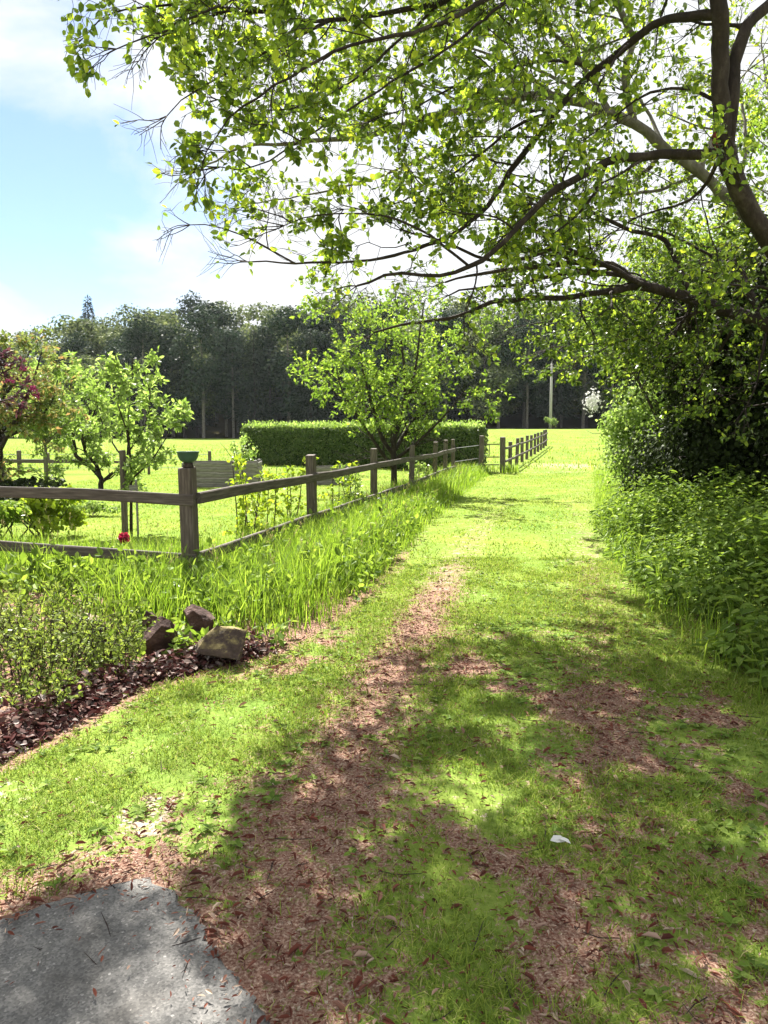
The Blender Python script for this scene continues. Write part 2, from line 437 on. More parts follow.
def poly_dist(P, poly):
    d = np.full(len(P), 1e9); ins = np.zeros(len(P), bool)
    for i in range(len(poly)):
        a, b = poly[i], poly[(i + 1) % len(poly)]
        ab = b - a
        t = np.clip(((P - a) @ ab) / (ab @ ab), 0, 1)
        d = np.minimum(d, np.linalg.norm(P - a - t[:, None] * ab, axis=1))
        c = ((a[1] > P[:, 1]) != (b[1] > P[:, 1])) & (P[:, 0] < (b[0] - a[0]) * (P[:, 1] - a[1]) / (b[1] - a[1] + 1e-12) + a[0])
        ins ^= c
    return np.where(ins, -d, d)
def bed(x, y):
    """planting bed left of the open grass, in front of the fence"""
    return sstep(.05, -.12, x - pathL(y) - .12) * sstep(2.6, 3.1, y) * sstep(7.6, 7.0, y)
def masks(x, y):
    n = fbm(x * 1.7, y * 1.7, 5); n2 = fbm(x * 5 + 40, y * 5, 4)
    nn = n * .6 + n2 * .4
    far = sstep(26, 9, y)
    wl = np.interp(y, [0, 4, 6.5, 9, 13, 20, 30], [.8, .9, .85, .46, .3, .15, .08])
    wr = np.interp(y, [0, 3, 5, 7, 10, 20, 30], [.45, .5, .5, .42, .32, .15, .05])
    dl = np.exp(-((x - trackL(y)) / np.interp(y, [2, 5, 10], [.42, .3, .3])) ** 2) * wl
    dr = np.exp(-((x - trackR(y)) / .36) ** 2) * wr
    da = sstep(.42, .1, poly_dist(np.stack((x, y), 1), asph))
    gen = sstep(.44, .62, nn) * .8 * sstep(6.8, 4.5, y) * sstep(-1.6, -.4, x)
    le = np.exp(-((x - pathL(y)) / .22) ** 2) * .5 * sstep(14, 8, y) * sstep(3, 4.5, y)
    inb = bed(x, y)
    dirt = np.clip(np.maximum(np.maximum(dl, np.maximum(.8 * da, .62 * dr)) * (.55 + .95 * nn), np.maximum.reduce([dr, gen, da, le]) * (.1 + 1.75 * nn)), 0, 1)
    dirt = np.maximum(dirt, inb)
    pale = np.exp(-((x - 7.6) / 1.6) ** 2 - ((y - 30.5) / 2.2) ** 2) * .5 + .42 * dl * sstep(6, 8, y) * sstep(20, 12, y) + .42 * dr * sstep(6.5, 9, y)  # bare meadow patch, plus tracks painted paler along their sunlit stretch
    pale = np.maximum(pale, .5 * np.exp(-((y - 26.6) / .35) ** 2) * sstep(3, 4, x) * sstep(8, 7, x))
    pale = np.maximum(pale, .5 * sstep(.55, .66, nn) * sstep(-.2, -.7, x) * sstep(4.8, 3.6, y) * sstep(-3, -2.4, x))
    forest = sstep(104, 108, y)
    return np.stack((dirt, pale, forest), 1)

def axis(segs):
    a = []
    for lo, hi, st in segs:
        a.append(np.arange(lo, hi - 1e-6, st))
    a.append([segs[-1][1]])
    return np.concatenate(a)
xs = axis([(-900, -200, 100), (-200, -60, 14), (-60, -12, 3), (-12, -4, .3), (-4, 5, .07), (5, 14, .3), (14, 60, 3), (60, 200, 14), (200, 900, 100)])
ys = axis([(-40, -4, 4), (-4, 1, .4), (1, 9, .07), (9, 16, .15), (16, 34, .4), (34, 100, 2), (100, 112, 1), (112, 240, 6), (240, 1000, 76)])
XX, YY = np.meshgrid(xs, ys)
gx, gy = XX.ravel(), YY.ravel()
gz = height(gx, gy)
GM = masks(gx, gy)
nx = len(xs)
i = (np.arange(len(ys) - 1)[:, None] * nx + np.arange(nx - 1)[None]).ravel()
Q = np.stack((i, i + 1, i + 1 + nx, i + nx), 1)
cxm, cym = (gx[Q[:, 0]] + gx[Q[:, 2]]) / 2, (gy[Q[:, 0]] + gy[Q[:, 2]]) / 2
FA, FB = np.array((-1.85, 7.0)), np.array((2.3, 24.6))
fence_x = FA[0] + (cym - FA[1]) * (FB[0] - FA[0]) / (FB[1] - FA[1])
zone = np.zeros(len(Q), int)                                                    # 0 ground
zone[(cym > 1) & (cym < 27) & (cxm > pathL(cym)) & (cxm < pathR(cym))] = 1      # path
zone[(cym > 7.1) & (cym < 25) & (cxm < fence_x)] = 2                            # lawn
zone[(cym > 27) & (cym < 106)] = 3                                              # meadow
zone[cym > 106] = 4
for k, nm in enumerate(('ground', 'path', 'lawn', 'meadow', 'forest_floor')):
    q = Q[zone == k]
    u, inv = np.unique(q, return_inverse=True)
    mb = MB(); mb.add(np.stack((gx[u], gy[u], gz[u]), 1), inv.reshape(-1, 4))
    o = mb.build(nm, M['ground'], smooth=True)
    tag(o, kind='structure')
    ca = o.data.color_attributes.new('mask', 'FLOAT_COLOR', 'POINT')
    ca.data.foreach_set('color', np.concatenate((GM[u], np.ones((len(u), 1))), 1).astype(np.float32).ravel())

# asphalt drive: ragged-edged slab
pts = []
for k in range(len(asph)):
    a, b = asph[k], asph[(k + 1) % len(asph)]
    nseg = max(1, int(np.linalg.norm(b - a) / .03))
    for s_ in range(nseg):
        p_ = a + (b - a) * s_ / nseg
        p_ = p_ + (fbm(np.array([p_[0] * 9]), np.array([p_[1] * 9]), 3)[0] - .5) * np.array((.05, .05)) * (p_[1] > .5)
        pts.append(p_ + (rng.normal(0, .005, 2) if p_[1] > .5 else 0))
pts = np.array(pts); k = len(pts)
mb = MB()
cen = np.array([[-1.2, .8]])
V = np.vstack((np.c_[pts, np.full(k, .012)], np.c_[pts + unit(pts - cen) * .03, np.full(k, -.01)], [[-1.2, .8, .02]]))
r_ = np.arange(k); r2 = (r_ + 1) % k
mb.add(V, np.stack((r_, r_ + k, r2 + k, r2), 1), np.stack((r_, r2, np.full(k, 2 * k)), 1))
tag(mb.build('asphalt_drive', M['asphalt']), kind='structure')

# ------------------------------------------------------------------ plant growing helpers
def orth(d):
    a = np.array((0, 0, 1.)) if abs(d[2]) < .9 else np.array((1., 0, 0))
    s = unit(np.cross(d, a))
    return s, np.cross(s, d)
def resample(pts, step):
    pts = np.asarray(pts, float)
    # Catmull-Rom smoothing
    if len(pts) > 2:
        P = np.vstack((2 * pts[0] - pts[1], pts, 2 * pts[-1] - pts[-2]))
        out = []
        for k in range(1, len(P) - 2):
            n_ = max(2, int(np.linalg.norm(P[k + 1] - P[k]) / step))
            for t_ in np.linspace(0, 1, n_, endpoint=False):
                a, b, c, d = P[k - 1], P[k], P[k + 1], P[k + 2]
                out.append(.5 * (2 * b + (c - a) * t_ + (2 * a - 5 * b + 4 * c - d) * t_ ** 2 + (3 * b - a - 3 * c + d) * t_ ** 3))
        out.append(P[-2])
        return np.array(out)
    n_ = max(2, int(np.linalg.norm(pts[1] - pts[0]) / step))
    return pts[0] + (pts[1] - pts[0]) * np.linspace(0, 1, n_ + 1)[:, None]
class Plant:
    def __init__(s, wood, leaf, keep=None):
        s.wood, s.leaf, s.keep, s.tip = wood, leaf, keep, .8
        s.LP, s.LA, s.LN = [], [], []
    def shoot(s, p, d, L, r0, r1, nseg=6, wander=.18, grav=0.0, n=5):
        pts = [np.array(p, float)]
        d = unit(d)
        for k in range(nseg):
            d = unit(d + rng.normal(0, wander, 3) + np.array((0, 0, grav)))
            pts.append(pts[-1] + d * L / nseg)
        pts = np.array(pts)
        if s.keep is not None:
            ok = s.keep(pts)
            bad = np.where(~ok[1:])[0]
            if len(bad): pts = pts[:max(2, bad[0] + 1)]
        s.wood.tube(pts, np.linspace(r0, r1, len(pts)), n)
        return pts
    def leafy(s, pts, n, spread=.012, up=.7, tip=.8):
        if n <= 0: return
        t = rng.uniform(.1, 1.0, n) ** tip * (len(pts) - 1)
        k = np.minimum(t.astype(int), len(pts) - 2)
        f = (t - k)[:, None]
        P = pts[k] * (1 - f) + pts[k + 1] * f
        T = unit(pts[k + 1] - pts[k])
        R = rng.normal(0, 1, (n, 3))
        A = unit(T * .5 + unit(R) * .9 + np.array((0, 0, -.15)))
        s.LP.append(P + A * spread * rng.uniform(.2, 1, (n, 1)))
        s.LA.append(A)
        s.LN.append(unit(rng.normal(0, .55, (n, 3)) + np.array((0, 0, up))))
    def grow(s, p, d, L, r, lvl, k, ang=(30, 60), ratio=.6, wander=.16, grav=0.0, nl=8, tmin=.3):
        pts = s.shoot(p, d, L, r, r * .45, 6 if lvl else 4, wander, grav, 7 if r > .03 else (5 if r > .008 else 4))
        if lvl == 0:
            s.leafy(pts, nl, tip=s.tip); return
        for _ in range(k[-lvl] if lvl <= len(k) else k[0]):
            t = rng.uniform(tmin, 1)
            x = t * (len(pts) - 1); a = min(int(x), len(pts) - 2)
            q = pts[a] + (pts[a + 1] - pts[a]) * (x - a)
            T = unit(pts[a + 1] - pts[a]); S, B = orth(T)
            th = rng.uniform(0, 2 * np.pi); an = math.radians(rng.uniform(*ang))
            dd = T * math.cos(an) + (S * math.cos(th) + B * math.sin(th)) * math.sin(an)
            s.grow(q, dd, L * ratio * rng.uniform(.7, 1.2), max(r * .5 * (1 - .4 * t), .0025), lvl - 1, k, ang, ratio, wander, grav, nl, tmin)
        if lvl == 1: s.leafy(pts, nl // 2, tip=s.tip)
    def emit(s, size, var=.3, ratio=.6, fine=True, keep=None, mi=0, droop=.12, fold=.12):
        if not s.LP: return 0
        P, A, Nn = map(np.concatenate, (s.LP, s.LA, s.LN))
        if keep is not None:
            m_ = keep(P); P, A, Nn = P[m_], A[m_], Nn[m_]
        L = size * rng.uniform(1 - var, 1 + var, len(P))
        s.leaf.leaves(P, A, Nn, L, L * ratio, fold, droop, mi, fine)
        return len(P)
def lobes(mb, centers, radii, n, size, flat=1.0, up=.35, mi=0, fine=False, shell=.55, ratio=.75):
    """leaf clumps spread through a set of ellipsoids, denser at their skins"""
    centers, radii = np.asarray(centers, float), np.asarray(radii, float)
    if radii.ndim == 1: radii = np.repeat(radii[:, None], 3, 1)
    w = (radii.prod(1)) ** (2 / 3); w = w / w.sum()
    idx = rng.choice(len(centers), n, p=w)
    U = unit(rng.normal(0, 1, (n, 3)))
    rr = (shell + (1 - shell) * rng.random(n))[:, None] * (.85 + .3 * rng.random((n, 1)))
    P = centers[idx] + U * radii[idx] * rr
    Nn = unit(U + rng.normal(0, .5, (n, 3)) + np.array((0, 0, up)))
    A = unit(np.cross(Nn, rng.normal(0, 1, (n, 3))) + np.array((0, 0, -.25)))
    L = size * rng.uniform(.6, 1.3, n)
    mb.leaves(P, A, Nn, L, L * ratio, .1, .12, mi, fine)

# ------------------------------------------------------------------ fences
def rail_obj(parent, a, b, h=.11, w=.045, mat='wood', name='rail', off=None):
    """one rail from a to b (local to parent), meshed along its own X"""
    a, b = Vector(a), Vector(b)
    L = (b - a).length
    mb = MB()
    n_ = max(2, int(L / .3))
    X = np.linspace(0, L, n_ + 1)
    wob = np.interp(X, np.linspace(0, L, 5), rng.normal(0, .006, 5))
    hh = h / 2 * (1 + np.interp(X, np.linspace(0, L, 7), rng.normal(0, .04, 7)))
    c_ = .008
    prof = [(-w/2 + c_, -1), (w/2 - c_, -1), (w/2, -.8), (w/2, .8), (w/2 - c_, 1), (-w/2 + c_, 1), (-w/2, .8), (-w/2, -.8)]
    V = np.array([[(x, y_, z_ * q + wb) for y_, z_ in prof] for x, q, wb in zip(X, hh, wob)]).reshape(-1, 3)
    i0 = np.arange(n_)[:, None] * 8 + np.arange(8)[None]; j0 = np.arange(n_)[:, None] * 8 + (np.arange(8)[None] + 1) % 8
    mb.add(V, np.stack((i0, i0 + 8, j0 + 8, j0), -1).reshape(-1, 4))
    e = n_ * 8
    mb.add(V[:8], [(0, 1, 4, 5), (1, 2, 3, 4), (5, 6, 7, 0)])
    mb.add(V[e:e + 8], [(5, 4, 1, 0), (4, 3, 2, 1), (0, 7, 6, 5)])
    o = mb.build(name, M[mat], parent)
    d = (b - a).normalized()
    y_ = Vector((0, 0, 1)).cross(d).normalized()
    R = Matrix((d, y_, d.cross(y_))).transposed().to_4x4()
    o.matrix_local = Matrix.Translation(a) @ R
    return o
def post_obj(parent, p, h, w, mat='wood_post', rz=0.0, lean=0.0, rnd=False):
    mb = MB()
    n_ = 10 if rnd else 8
    c_ = w * .1; q = w / 2
    if rnd:
        prof = [(q * math.cos(2 * math.pi * k / n_), q * math.sin(2 * math.pi * k / n_)) for k in range(n_)]
    else:
        prof = [(-q + c_, -q), (q - c_, -q), (q, -q + c_), (q, q - c_), (q - c_, q), (-q + c_, q), (-q, q - c_), (-q, -q + c_)]
    zs = [-.15, h * .3, h * .65, h - .012, h]
    sc = [1, 1, 1, 1, .9]
    V = np.array([[(x * s_, y_ * s_, z_) for x, y_ in prof] for z_, s_ in zip(zs, sc)]).reshape(-1, 3)
    V[-n_:, 2] += V[-n_:, 1] * .08
    m_ = len(zs)
    i0 = np.arange(m_ - 1)[:, None] * n_ + np.arange(n_)[None]; j0 = np.arange(m_ - 1)[:, None] * n_ + (np.arange(n_)[None] + 1) % n_
    V = np.vstack((V, [[0, 0, h]]))
    k0 = (m_ - 1) * n_
    mb.add(V, np.stack((i0, j0, j0 + n_, i0 + n_), -1).reshape(-1, 4), [(k0 + a, k0 + (a + 1) % n_, m_ * n_) for a in range(n_)])
    o = mb.build('post', M[mat], parent)
    o.location = p; o.rotation_euler = (lean, rng.normal(0, .012), rz)
    return o

fdir = unit(np.r_[FB - FA, 0]); fang = math.atan2(fdir[1], fdir[0])
side = np.array((fdir[1], -fdir[0], 0))               # towards the path
fence = empty('rail_fence', (FA[0], FA[1], 0), 'weathered two-rail wooden fence running along the left edge of the grass path', 'fence')
tpost = [0, 3.6, 7.2, 10.9, 14.3, 16.2, 18.08]
wpost = [.135, .125, .115, .115, .115, .12, .115]
for k, (t_, w_) in enumerate(zip(tpost, wpost)):
    h_ = 1.22 if k == 0 else 1.2 + rng.normal(0, .02)
    post_obj(fence, tuple(fdir * t_), h_, w_, rz=fang - math.pi / 2, lean=rng.normal(0, .012))
zu = [.93, .90, .88, .86, .83, .86, .86]; zl = [.36, .34, .30, .28, .30, .30, .28]
for k in range(len(tpost) - 1):
    o1 = side * (.5 * wpost[k] + .026)
    for zz in (zu, zl):
        a = fdir * (tpost[k] - (.02 if k else -.0)) + o1; b = fdir * (tpost[k + 1] - .03) + o1
        rail_obj(fence, (a[0], a[1], zz[k]), (b[0], b[1], zz[k + 1]))
fence2 = empty('rail_fence', (-6.2, 8.35, 0), 'weathered two-rail wooden fence across the front of the garden, left of the corner post', 'fence')
A2 = np.array((-6.2, 8.35, 0.)); B2 = np.array((-1.78, 6.92, 0.))
post_obj(fence2, (0, 0, 0), 1.2, .13, rz=-.3)
db = B2 - A2
rail_obj(fence2, (0, -.09, .95), (db[0], db[1], .93), h=.115)
rail_obj(fence2, (0, -.09, .40), (db[0], db[1], .36), h=.105)

# bowl on the corner post
def lathe(mb, prof, n=28, mi=0):
    prof = np.array(prof); m_ = len(prof)
    th = np.linspace(0, 2 * np.pi, n, endpoint=False)
    V = np.stack((prof[:, :1] * np.cos(th), prof[:, :1] * np.sin(th), np.repeat(prof[:, 1:2], n, 1)), -1).reshape(-1, 3)
    i0 = np.arange(m_ - 1)[:, None] * n + np.arange(n)[None]; j0 = np.arange(m_ - 1)[:, None] * n + (np.arange(n)[None] + 1) % n
    mb.add(V, np.stack((i0, j0, j0 + n, i0 + n), -1).reshape(-1, 4), None, mi)
bowl = empty('bowl', (FA[0], FA[1], 1.222), 'dark green bowl on a short foot standing on top of the fence corner post', 'bowl')
mb = MB(); lathe(mb, [(.001, .045), (.045, .045), (.075, .065), (.094, .1), (.1, .135), (.106, .14), (.106, .15), (.094, .15), (.088, .13), (.07, .09), (.04, .07), (.001, .066)])
mb.build('dish', M['glaze'], bowl, smooth=True)
mb = MB(); lathe(mb, [(.001, 0), (.052, 0), (.05, .012), (.042, .03), (.044, .05), (.001, .05)])
mb.build('foot', M['bark_dark'], bowl, smooth=True)

# compost bins of grey planks
def plank_bin(loc, L, D, H, nb, rz, label):
    e = empty('compost_bin', loc, label, 'compost bin', 'compost bins behind the lawn', rz)
    for sx_ in (-1, 1):
        for sy in (-1, 1):
            post_obj(e, (sx_ * (L / 2 - .05), sy * (D / 2 - .06), 0), H + .04, .08, 'wood_grey')
    post_obj(e, (L * .18, -D / 2 + .06, 0), H + .02, .07, 'wood_grey')
    bh = H / nb
    for k in range(nb):
        z = bh * (k + .5)
        for sy in (-1, 1):
            rail_obj(e, (-L / 2, sy * (D / 2), z), (L / 2, sy * (D / 2) + rng.normal(0, .01), z + rng.normal(0, .006)), bh * .84, .025, 'wood_grey', 'plank')
        for sx_ in (-1, 1):
            rail_obj(e, (sx_ * (L / 2 + .016), -D / 2 + .03, z), (sx_ * (L / 2 + .016), D / 2 - .03, z), bh * .84, .025, 'wood_grey', 'plank')
    return e
plank_bin((-4.35, 20.0, 0), 1.95, 1.0, .68, 5, .05, 'low grey plank compost bin just right of the bowl, in front of the hedge')
plank_bin((-1.55, 20.8, 0), 1.1, .9, .5, 4, -.1, 'smaller grey plank compost bin seen behind the second path fence post')

# garden boundary fence, paddock fence and gate
gf = empty('post_and_wire_fence', (-16, 25.5, 0), 'low wooden fence of posts, one rail and wires along the back of the garden lawn', 'fence')
gposts = [(-15.8, .8, .11), (-12.55, .80, .12), (-11.6, .72, .17), (-9.9, .80, .1), (-8.1, .74, .08), (-6.0, .78, .1)]
for x_, h_, w_ in gposts:
    post_obj(gf, (x_ + 16, 0, 0), h_, w_)
rail_obj(gf, (.2, -.09, .45), (6.1, -.09, .42), .12, .05)
rail_obj(gf, (6.1, -.09, .42), (7.9, -.09, .40), .09, .05)
for zz in (.66, .5, .2):
    mb = MB(); mb.tube([(.2, .06, zz), (4, .06, zz - .01), (7.9, .06, zz), (10, .06, zz)], .008, 4)
    mb.build('wire', M['wire'], gf)
pf = empty('paddock_fence', (4.2, 26.2, 0), 'dark wooden post and rail fence running away across the meadow right of the gate', 'fence')
P0, P1 = np.array((4.2, 26.2)), np.array((10.9, 50.0))
prev = None
for k in range(11):
    t_ = (k / 10) ** 1.0
    x_, y_ = P0 + (P1 - P0) * t_
    z_ = float(height(x_, y_))
    post_obj(pf, (x_ - 4.2, y_ - 26.2, z_), (1.28 if k == 0 else 1.12 + rng.normal(0, .03)), .2 if k == 0 else .15, rnd=True)
    cur = (x_ - 4.2 + .09, y_ - 26.2, z_)
    if prev:
        for zz in (.88, .42):
            rail_obj(pf, (prev[0], prev[1], prev[2] + zz), (cur[0], cur[1], cur[2] + zz), .08, .05)
    prev = cur
gt = empty('gate', (3.4, 26.0, 0), 'thin-railed field gate hung on a dark post at the end of the path fence', 'gate')
post_obj(gt, (0, 0, 0), 1.3, .17, rnd=True)
for zz in (1.0, .55, .28):
    mb = MB(); mb.tube([(.06, 0, zz), (.66, .1, zz)], .022, 6); mb.build('bar', M['wood'], gt)
mb = MB(); mb.tube([(.3, .04, 1.02), (.3, .04, .6)], .014, 6); mb.build('upright', M['wood'], gt)
# wire link between hedge end and gate
gl_ = empty('wire_link', (2.35, 24.7, 0), 'short run of fence wires closing the gap between path fence end and gate post', 'fence wire')
for zz in (.9, .45, .2):
    mb = MB(); mb.tube([(.0, 0, zz), (.95, 1.25, zz + .06)], .012, 4); mb.build('wire', M['wire'], gl_)

# utility pole and shrub
pz = float(height(21.2, 95))
up_ = empty('utility_pole', (21.2, 95, pz), 'tall pale utility pole standing in the meadow before the dark wood', 'utility pole')
mb = MB(); mb.tube([(0, 0, -.3), (0, 0, 4), (0, 0, 8.2)], [.2, .17, .13], 10); mb.build('pole', M['pole'], up_, smooth=True)
rail_obj(up_, (-.7, 0, 7.7), (.7, 0, 7.7), .14, .12, 'pole', 'crossarm')
for x_ in (-.6, 0, .6):
    mb = MB(); mb.tube([(x_, 0, 7.78 if x_ else 8.2), (x_, 0, 8.0 if x_ else 8.42)], .06, 6); mb.build('insulator', M['wire'], up_)
def small_shrub(loc, r, h, mat, n, size, label, cat='shrub', name='shrub', group=None, fine=False, stemmat='bark_dark', nst=7):
    e = empty(name, loc, label, cat, group)
    mb = MB()
    w = Plant(mb, MB())
    for k in range(nst):
        th = rng.uniform(0, 6.28)
        w.shoot((rng.normal(0, r * .15), rng.normal(0, r * .15), -.03), (math.cos(th) * r, math.sin(th) * r, h), h * .85, .012 + .006 * h, .004, 5, .12)
    mb.build('stems', M[stemmat], e)
    lb = MB()
    k = 9
    cs = np.c_[rng.normal(0, r * .45, (k, 2)), rng.uniform(.3, .82, k) * h]
    rs = np.c_[rng.uniform(.35, .55, (k, 2)) * r, rng.uniform(.16, .26, k) * h]
    lobes(lb, cs, rs, n, size, fine=fine, shell=.2)
    lb.build('foliage', M[mat], e)
    return e
small_shrub((21.0, 93.5, float(height(21, 93.5))), .9, 1.6, 'leaf_pale', 500, .22, 'pale bushy shrub at the foot of the utility pole')

# hedge
def hedge():
    a, b = np.array((-6.1, 32.0)), np.array((3.2, 26.6))
    d = (b - a) / np.linalg.norm(b - a); L = np.linalg.norm(b - a)
    nrm = np.array((d[1], -d[0]))      # towards the camera
    W, H = 1.3, 1.58
    mb = MB()
    n = 34000
    face = rng.choice(4, n, p=[.46, .3, .12, .12])
    u = rng.random(n); v = rng.random(n)
    P = np.zeros((n, 3)); Nn = np.zeros((n, 3))
    m0 = face == 0; P[m0] = np.c_[u[m0] * L, np.zeros(m0.sum()), v[m0] * H]; Nn[m0] = (0, -1, .25)
    m1 = face == 1; P[m1] = np.c_[u[m1] * L, v[m1] * W, np.full(m1.sum(), H)]; Nn[m1] = (0, 0, 1)
    m2 = face == 2; P[m2] = np.c_[np.where(u[m2] < .5, 0, L), v[m2] * W, (u[m2] * 2 % 1) * H]; Nn[m2] = np.c_[np.where(u[m2] < .5, -1, 1), np.zeros(m2.sum()), np.zeros(m2.sum())]
    m3 = face == 3; P[m3] = np.c_[u[m3] * L, np.full(m3.sum(), W), v[m3] * H]; Nn[m3] = (0, 1, .25)
    # round the shoulders, wobble the faces
    rel = (P - np.array((L / 2, W / 2, H / 2)))
    ex = np.clip(np.abs(rel[:, 2]) / (H / 2), 0, 1) ** 6 * np.clip(np.abs(rel[:, 1]) / (W / 2), 0, 1) ** 6
    P[:, 1] -= np.sign(rel[:, 1]) * ex * .1; P[:, 2] -= np.sign(rel[:, 2]) * ex * .06
    wob = (fbm(P[:, 0] * 1.3, P[:, 2] * 1.3 + P[:, 1] * 1.7, 4) - .5)
    P += unit(Nn) * (wob[:, None] * .42 + rng.uniform(-.09, .05, (n, 1)))
    R = np.array(((d[0], -nrm[0], 0), (d[1], -nrm[1], 0), (0, 0, 1)))
    Nw = unit(Nn + rng.normal(0, .55, (n, 3)))
    A = unit(np.cross(Nw, rng.normal(0, 1, (n, 3))))
    Ls = .085 * rng.uniform(.6, 1.4, n)
    mb.leaves(P @ R.T, A @ R.T, Nw @ R.T, Ls, Ls * .7, .1, .1, 0, False)
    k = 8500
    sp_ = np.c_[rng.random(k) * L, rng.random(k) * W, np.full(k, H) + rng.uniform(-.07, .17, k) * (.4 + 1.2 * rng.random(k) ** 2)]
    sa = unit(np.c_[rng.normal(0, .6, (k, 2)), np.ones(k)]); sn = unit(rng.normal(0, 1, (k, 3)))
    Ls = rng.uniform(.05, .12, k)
    mb.leaves(sp_ @ R.T, sa @ R.T, sn @ R.T, Ls, Ls * .6, .1, .1, 2, False)  # top shoots take a paler leaf colour, painting the hedge's sunlit band
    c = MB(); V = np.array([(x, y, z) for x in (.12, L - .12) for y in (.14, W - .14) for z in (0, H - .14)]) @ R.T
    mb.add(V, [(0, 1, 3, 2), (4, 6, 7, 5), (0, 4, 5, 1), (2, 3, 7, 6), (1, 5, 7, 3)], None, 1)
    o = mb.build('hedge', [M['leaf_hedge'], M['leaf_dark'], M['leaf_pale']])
    o.location = (a[0], a[1], 0)
    tag(o, 'long clipped green hedge with a flat sunlit top behind the garden', 'hedge')
hedge()

# ------------------------------------------------------------------ forest
def forest_proto(kind, H):
    tr, cr = MB(), MB()
    if kind == 'broad':
        tr.tube([(0, 0, -.5), (.1, 0, H * .3), (0, .1, H * .62)], [.26, .2, .1], 7)
        k = 17
        zc = rng.uniform(.2, .88, k)
        rad = (1 - np.abs(zc - .52) * 1.4) * H * .2
        th = rng.uniform(0, 6.28, k)
        cs = np.c_[np.cos(th) * rad, np.sin(th) * rad, zc * H]
        rs = np.c_[rng.uniform(.1, .17, (k, 2)) * H, rng.uniform(.08, .12, k) * H]
        lobes(cr, cs, rs, 4200, .52, shell=.6, up=.7)
    elif kind == 'tall':
        tr.tube([(0, 0, -.5), (.12, 0, H * .4), (0, .1, H * .8)], [.24, .19, .08], 7)
        for q in range(9):
            th = rng.uniform(0, 6.28); z = rng.uniform(.2, .6) * H
            tr.tube([(0, 0, z), (math.cos(th) * 1.2, math.sin(th) * 1.2, z + rng.uniform(-.2, .8))], [.05, .02], 4)
        k = 20
        zc = rng.uniform(.2, .93, k); th = rng.uniform(0, 6.28, k)
        rad = np.minimum(1, (1.0 - zc) * 3.2) * H * .12
        cs = np.c_[np.cos(th) * rad, np.sin(th) * rad, zc * H]
        rs = np.c_[rng.uniform(.08, .13, (k, 2)) * H, rng.uniform(.06, .09, k) * H]
        lobes(cr, cs, rs, 3400, .48, shell=.55, up=.7)
    else:
        tr.tube([(0, 0, -.5), (0, 0, H * .5), (0, 0, H)], [.25, .16, .02], 7)
        n = 3000
        z = 1 - rng.random(n) ** .6 * .86
        tier = np.sin(z * H * 3.6) * .5 + .5
        rmax = (1 - z) * H * .21 + .1
        th = rng.uniform(0, 6.28, n); r = rmax * np.sqrt(rng.uniform(.1, 1, n)) * (.72 + .4 * tier)
        P = np.c_[np.cos(th) * r, np.sin(th) * r, z * H - r * .28]
        A = np.c_[np.cos(th), np.sin(th), np.full(n, -.35)] + rng.normal(0, .25, (n, 3))
        cr.leaves(P, A, unit(np.c_[rng.normal(0, .3, (n, 2)), np.ones(n)]), rng.uniform(.4, .9, n), rng.uniform(.14, .28, n), .05, .15, 0, False)
    return tr, cr
protos = []
for kind, H in (('broad', 17), ('broad', 17), ('broad', 17), ('tall', 19), ('tall', 19), ('tall', 19), ('conifer', 18), ('conifer', 18)):
    tr, cr = forest_proto(kind, H)
    nm, lab, lf = {'broad': ('broadleaf_tree', 'round-crowned broadleaf tree in the wood across the meadow', 'leaf_forest'),
                   'tall': ('woodland_tree', 'tall bare-trunked tree with a high crown in the wood across the meadow', 'leaf_forest_shade'),
                   'conifer': ('conifer_tree', 'dark pointed conifer in the wood across the meadow', 'leaf_conifer')}[kind]
    grp = {'broad': 'broadleaf trees of the far wood', 'tall': 'tall trees of the far wood', 'conifer': 'conifers of the far wood'}[kind]
    tm = tr.mesh('trunk', M['bark_pale'] if kind == 'tall' else M['bark_dark']); cm = cr.mesh('crown', M[lf])
    protos.append((kind, nm, lab, grp, tm, cm))
def forest_tree(pr, x, y, sc, rz, label=None, group=True):
    kind, nm, lab, grp, tm, cm = pr
    e = empty(nm, (x, y, float(height(x, y))), label or lab, 'tree', grp if group else None, rz)
    e.scale = (sc * rng.uniform(.95, 1.2), sc * rng.uniform(.95, 1.2), sc)
    for n_, me in (('trunk', tm), ('crown', cm)):
        o = bpy.data.objects.new(n_, me); COL.objects.link(o); o.parent = e
rows = [(108, 3.9), (112, 4.4), (117, 4.6), (124, 5.2), (133, 5.8), (144, 6.4)]
for ri, (y0, sp_) in enumerate(rows):
    half = y0 * .60
    for x0 in np.arange(-half, half * .9, sp_):
        x_ = x0 + rng.normal(0, 1.0); y_ = y0 + rng.normal(0, 1.3)
        if ri >= 5 and x_ > 5: continue
        if ri == 0:
            p_ = [.03, .03, .03, .24, .22, .22, .13, .1] if x_ > -36 else [.3, .3, .3, .02, .02, .02, .02, .02]
            if x_ < -36 : p_ = [.25, .25, .25, .05, .05, .05, .05, .05]
        else:
            p_ = [.3, .3, .3, .02, .02, .02, .02, .02] if ri > 2 else [.12, .12, .12, .16, .16, .16, .08, .08]
        pr = protos[rng.choice(8, p=p_)]
        sc = rng.uniform(.86, 1.16)
        # the wood thins and drops towards its left end
        sc *= 1 - .38 * float(sstep(-.40, -.56, x_ / y_))
        if ri < 3: sc *= .9 if x_ > -36 else .72
        if pr[0] == 'conifer' and ri: sc *= .8
        forest_tree(pr, x_, y_, sc, rng.uniform(0, 6.28))
forest_tree(protos[6], -57, 146, 1.12, 1.0, 'single dark conifer spire standing above the left end of the wood', False)

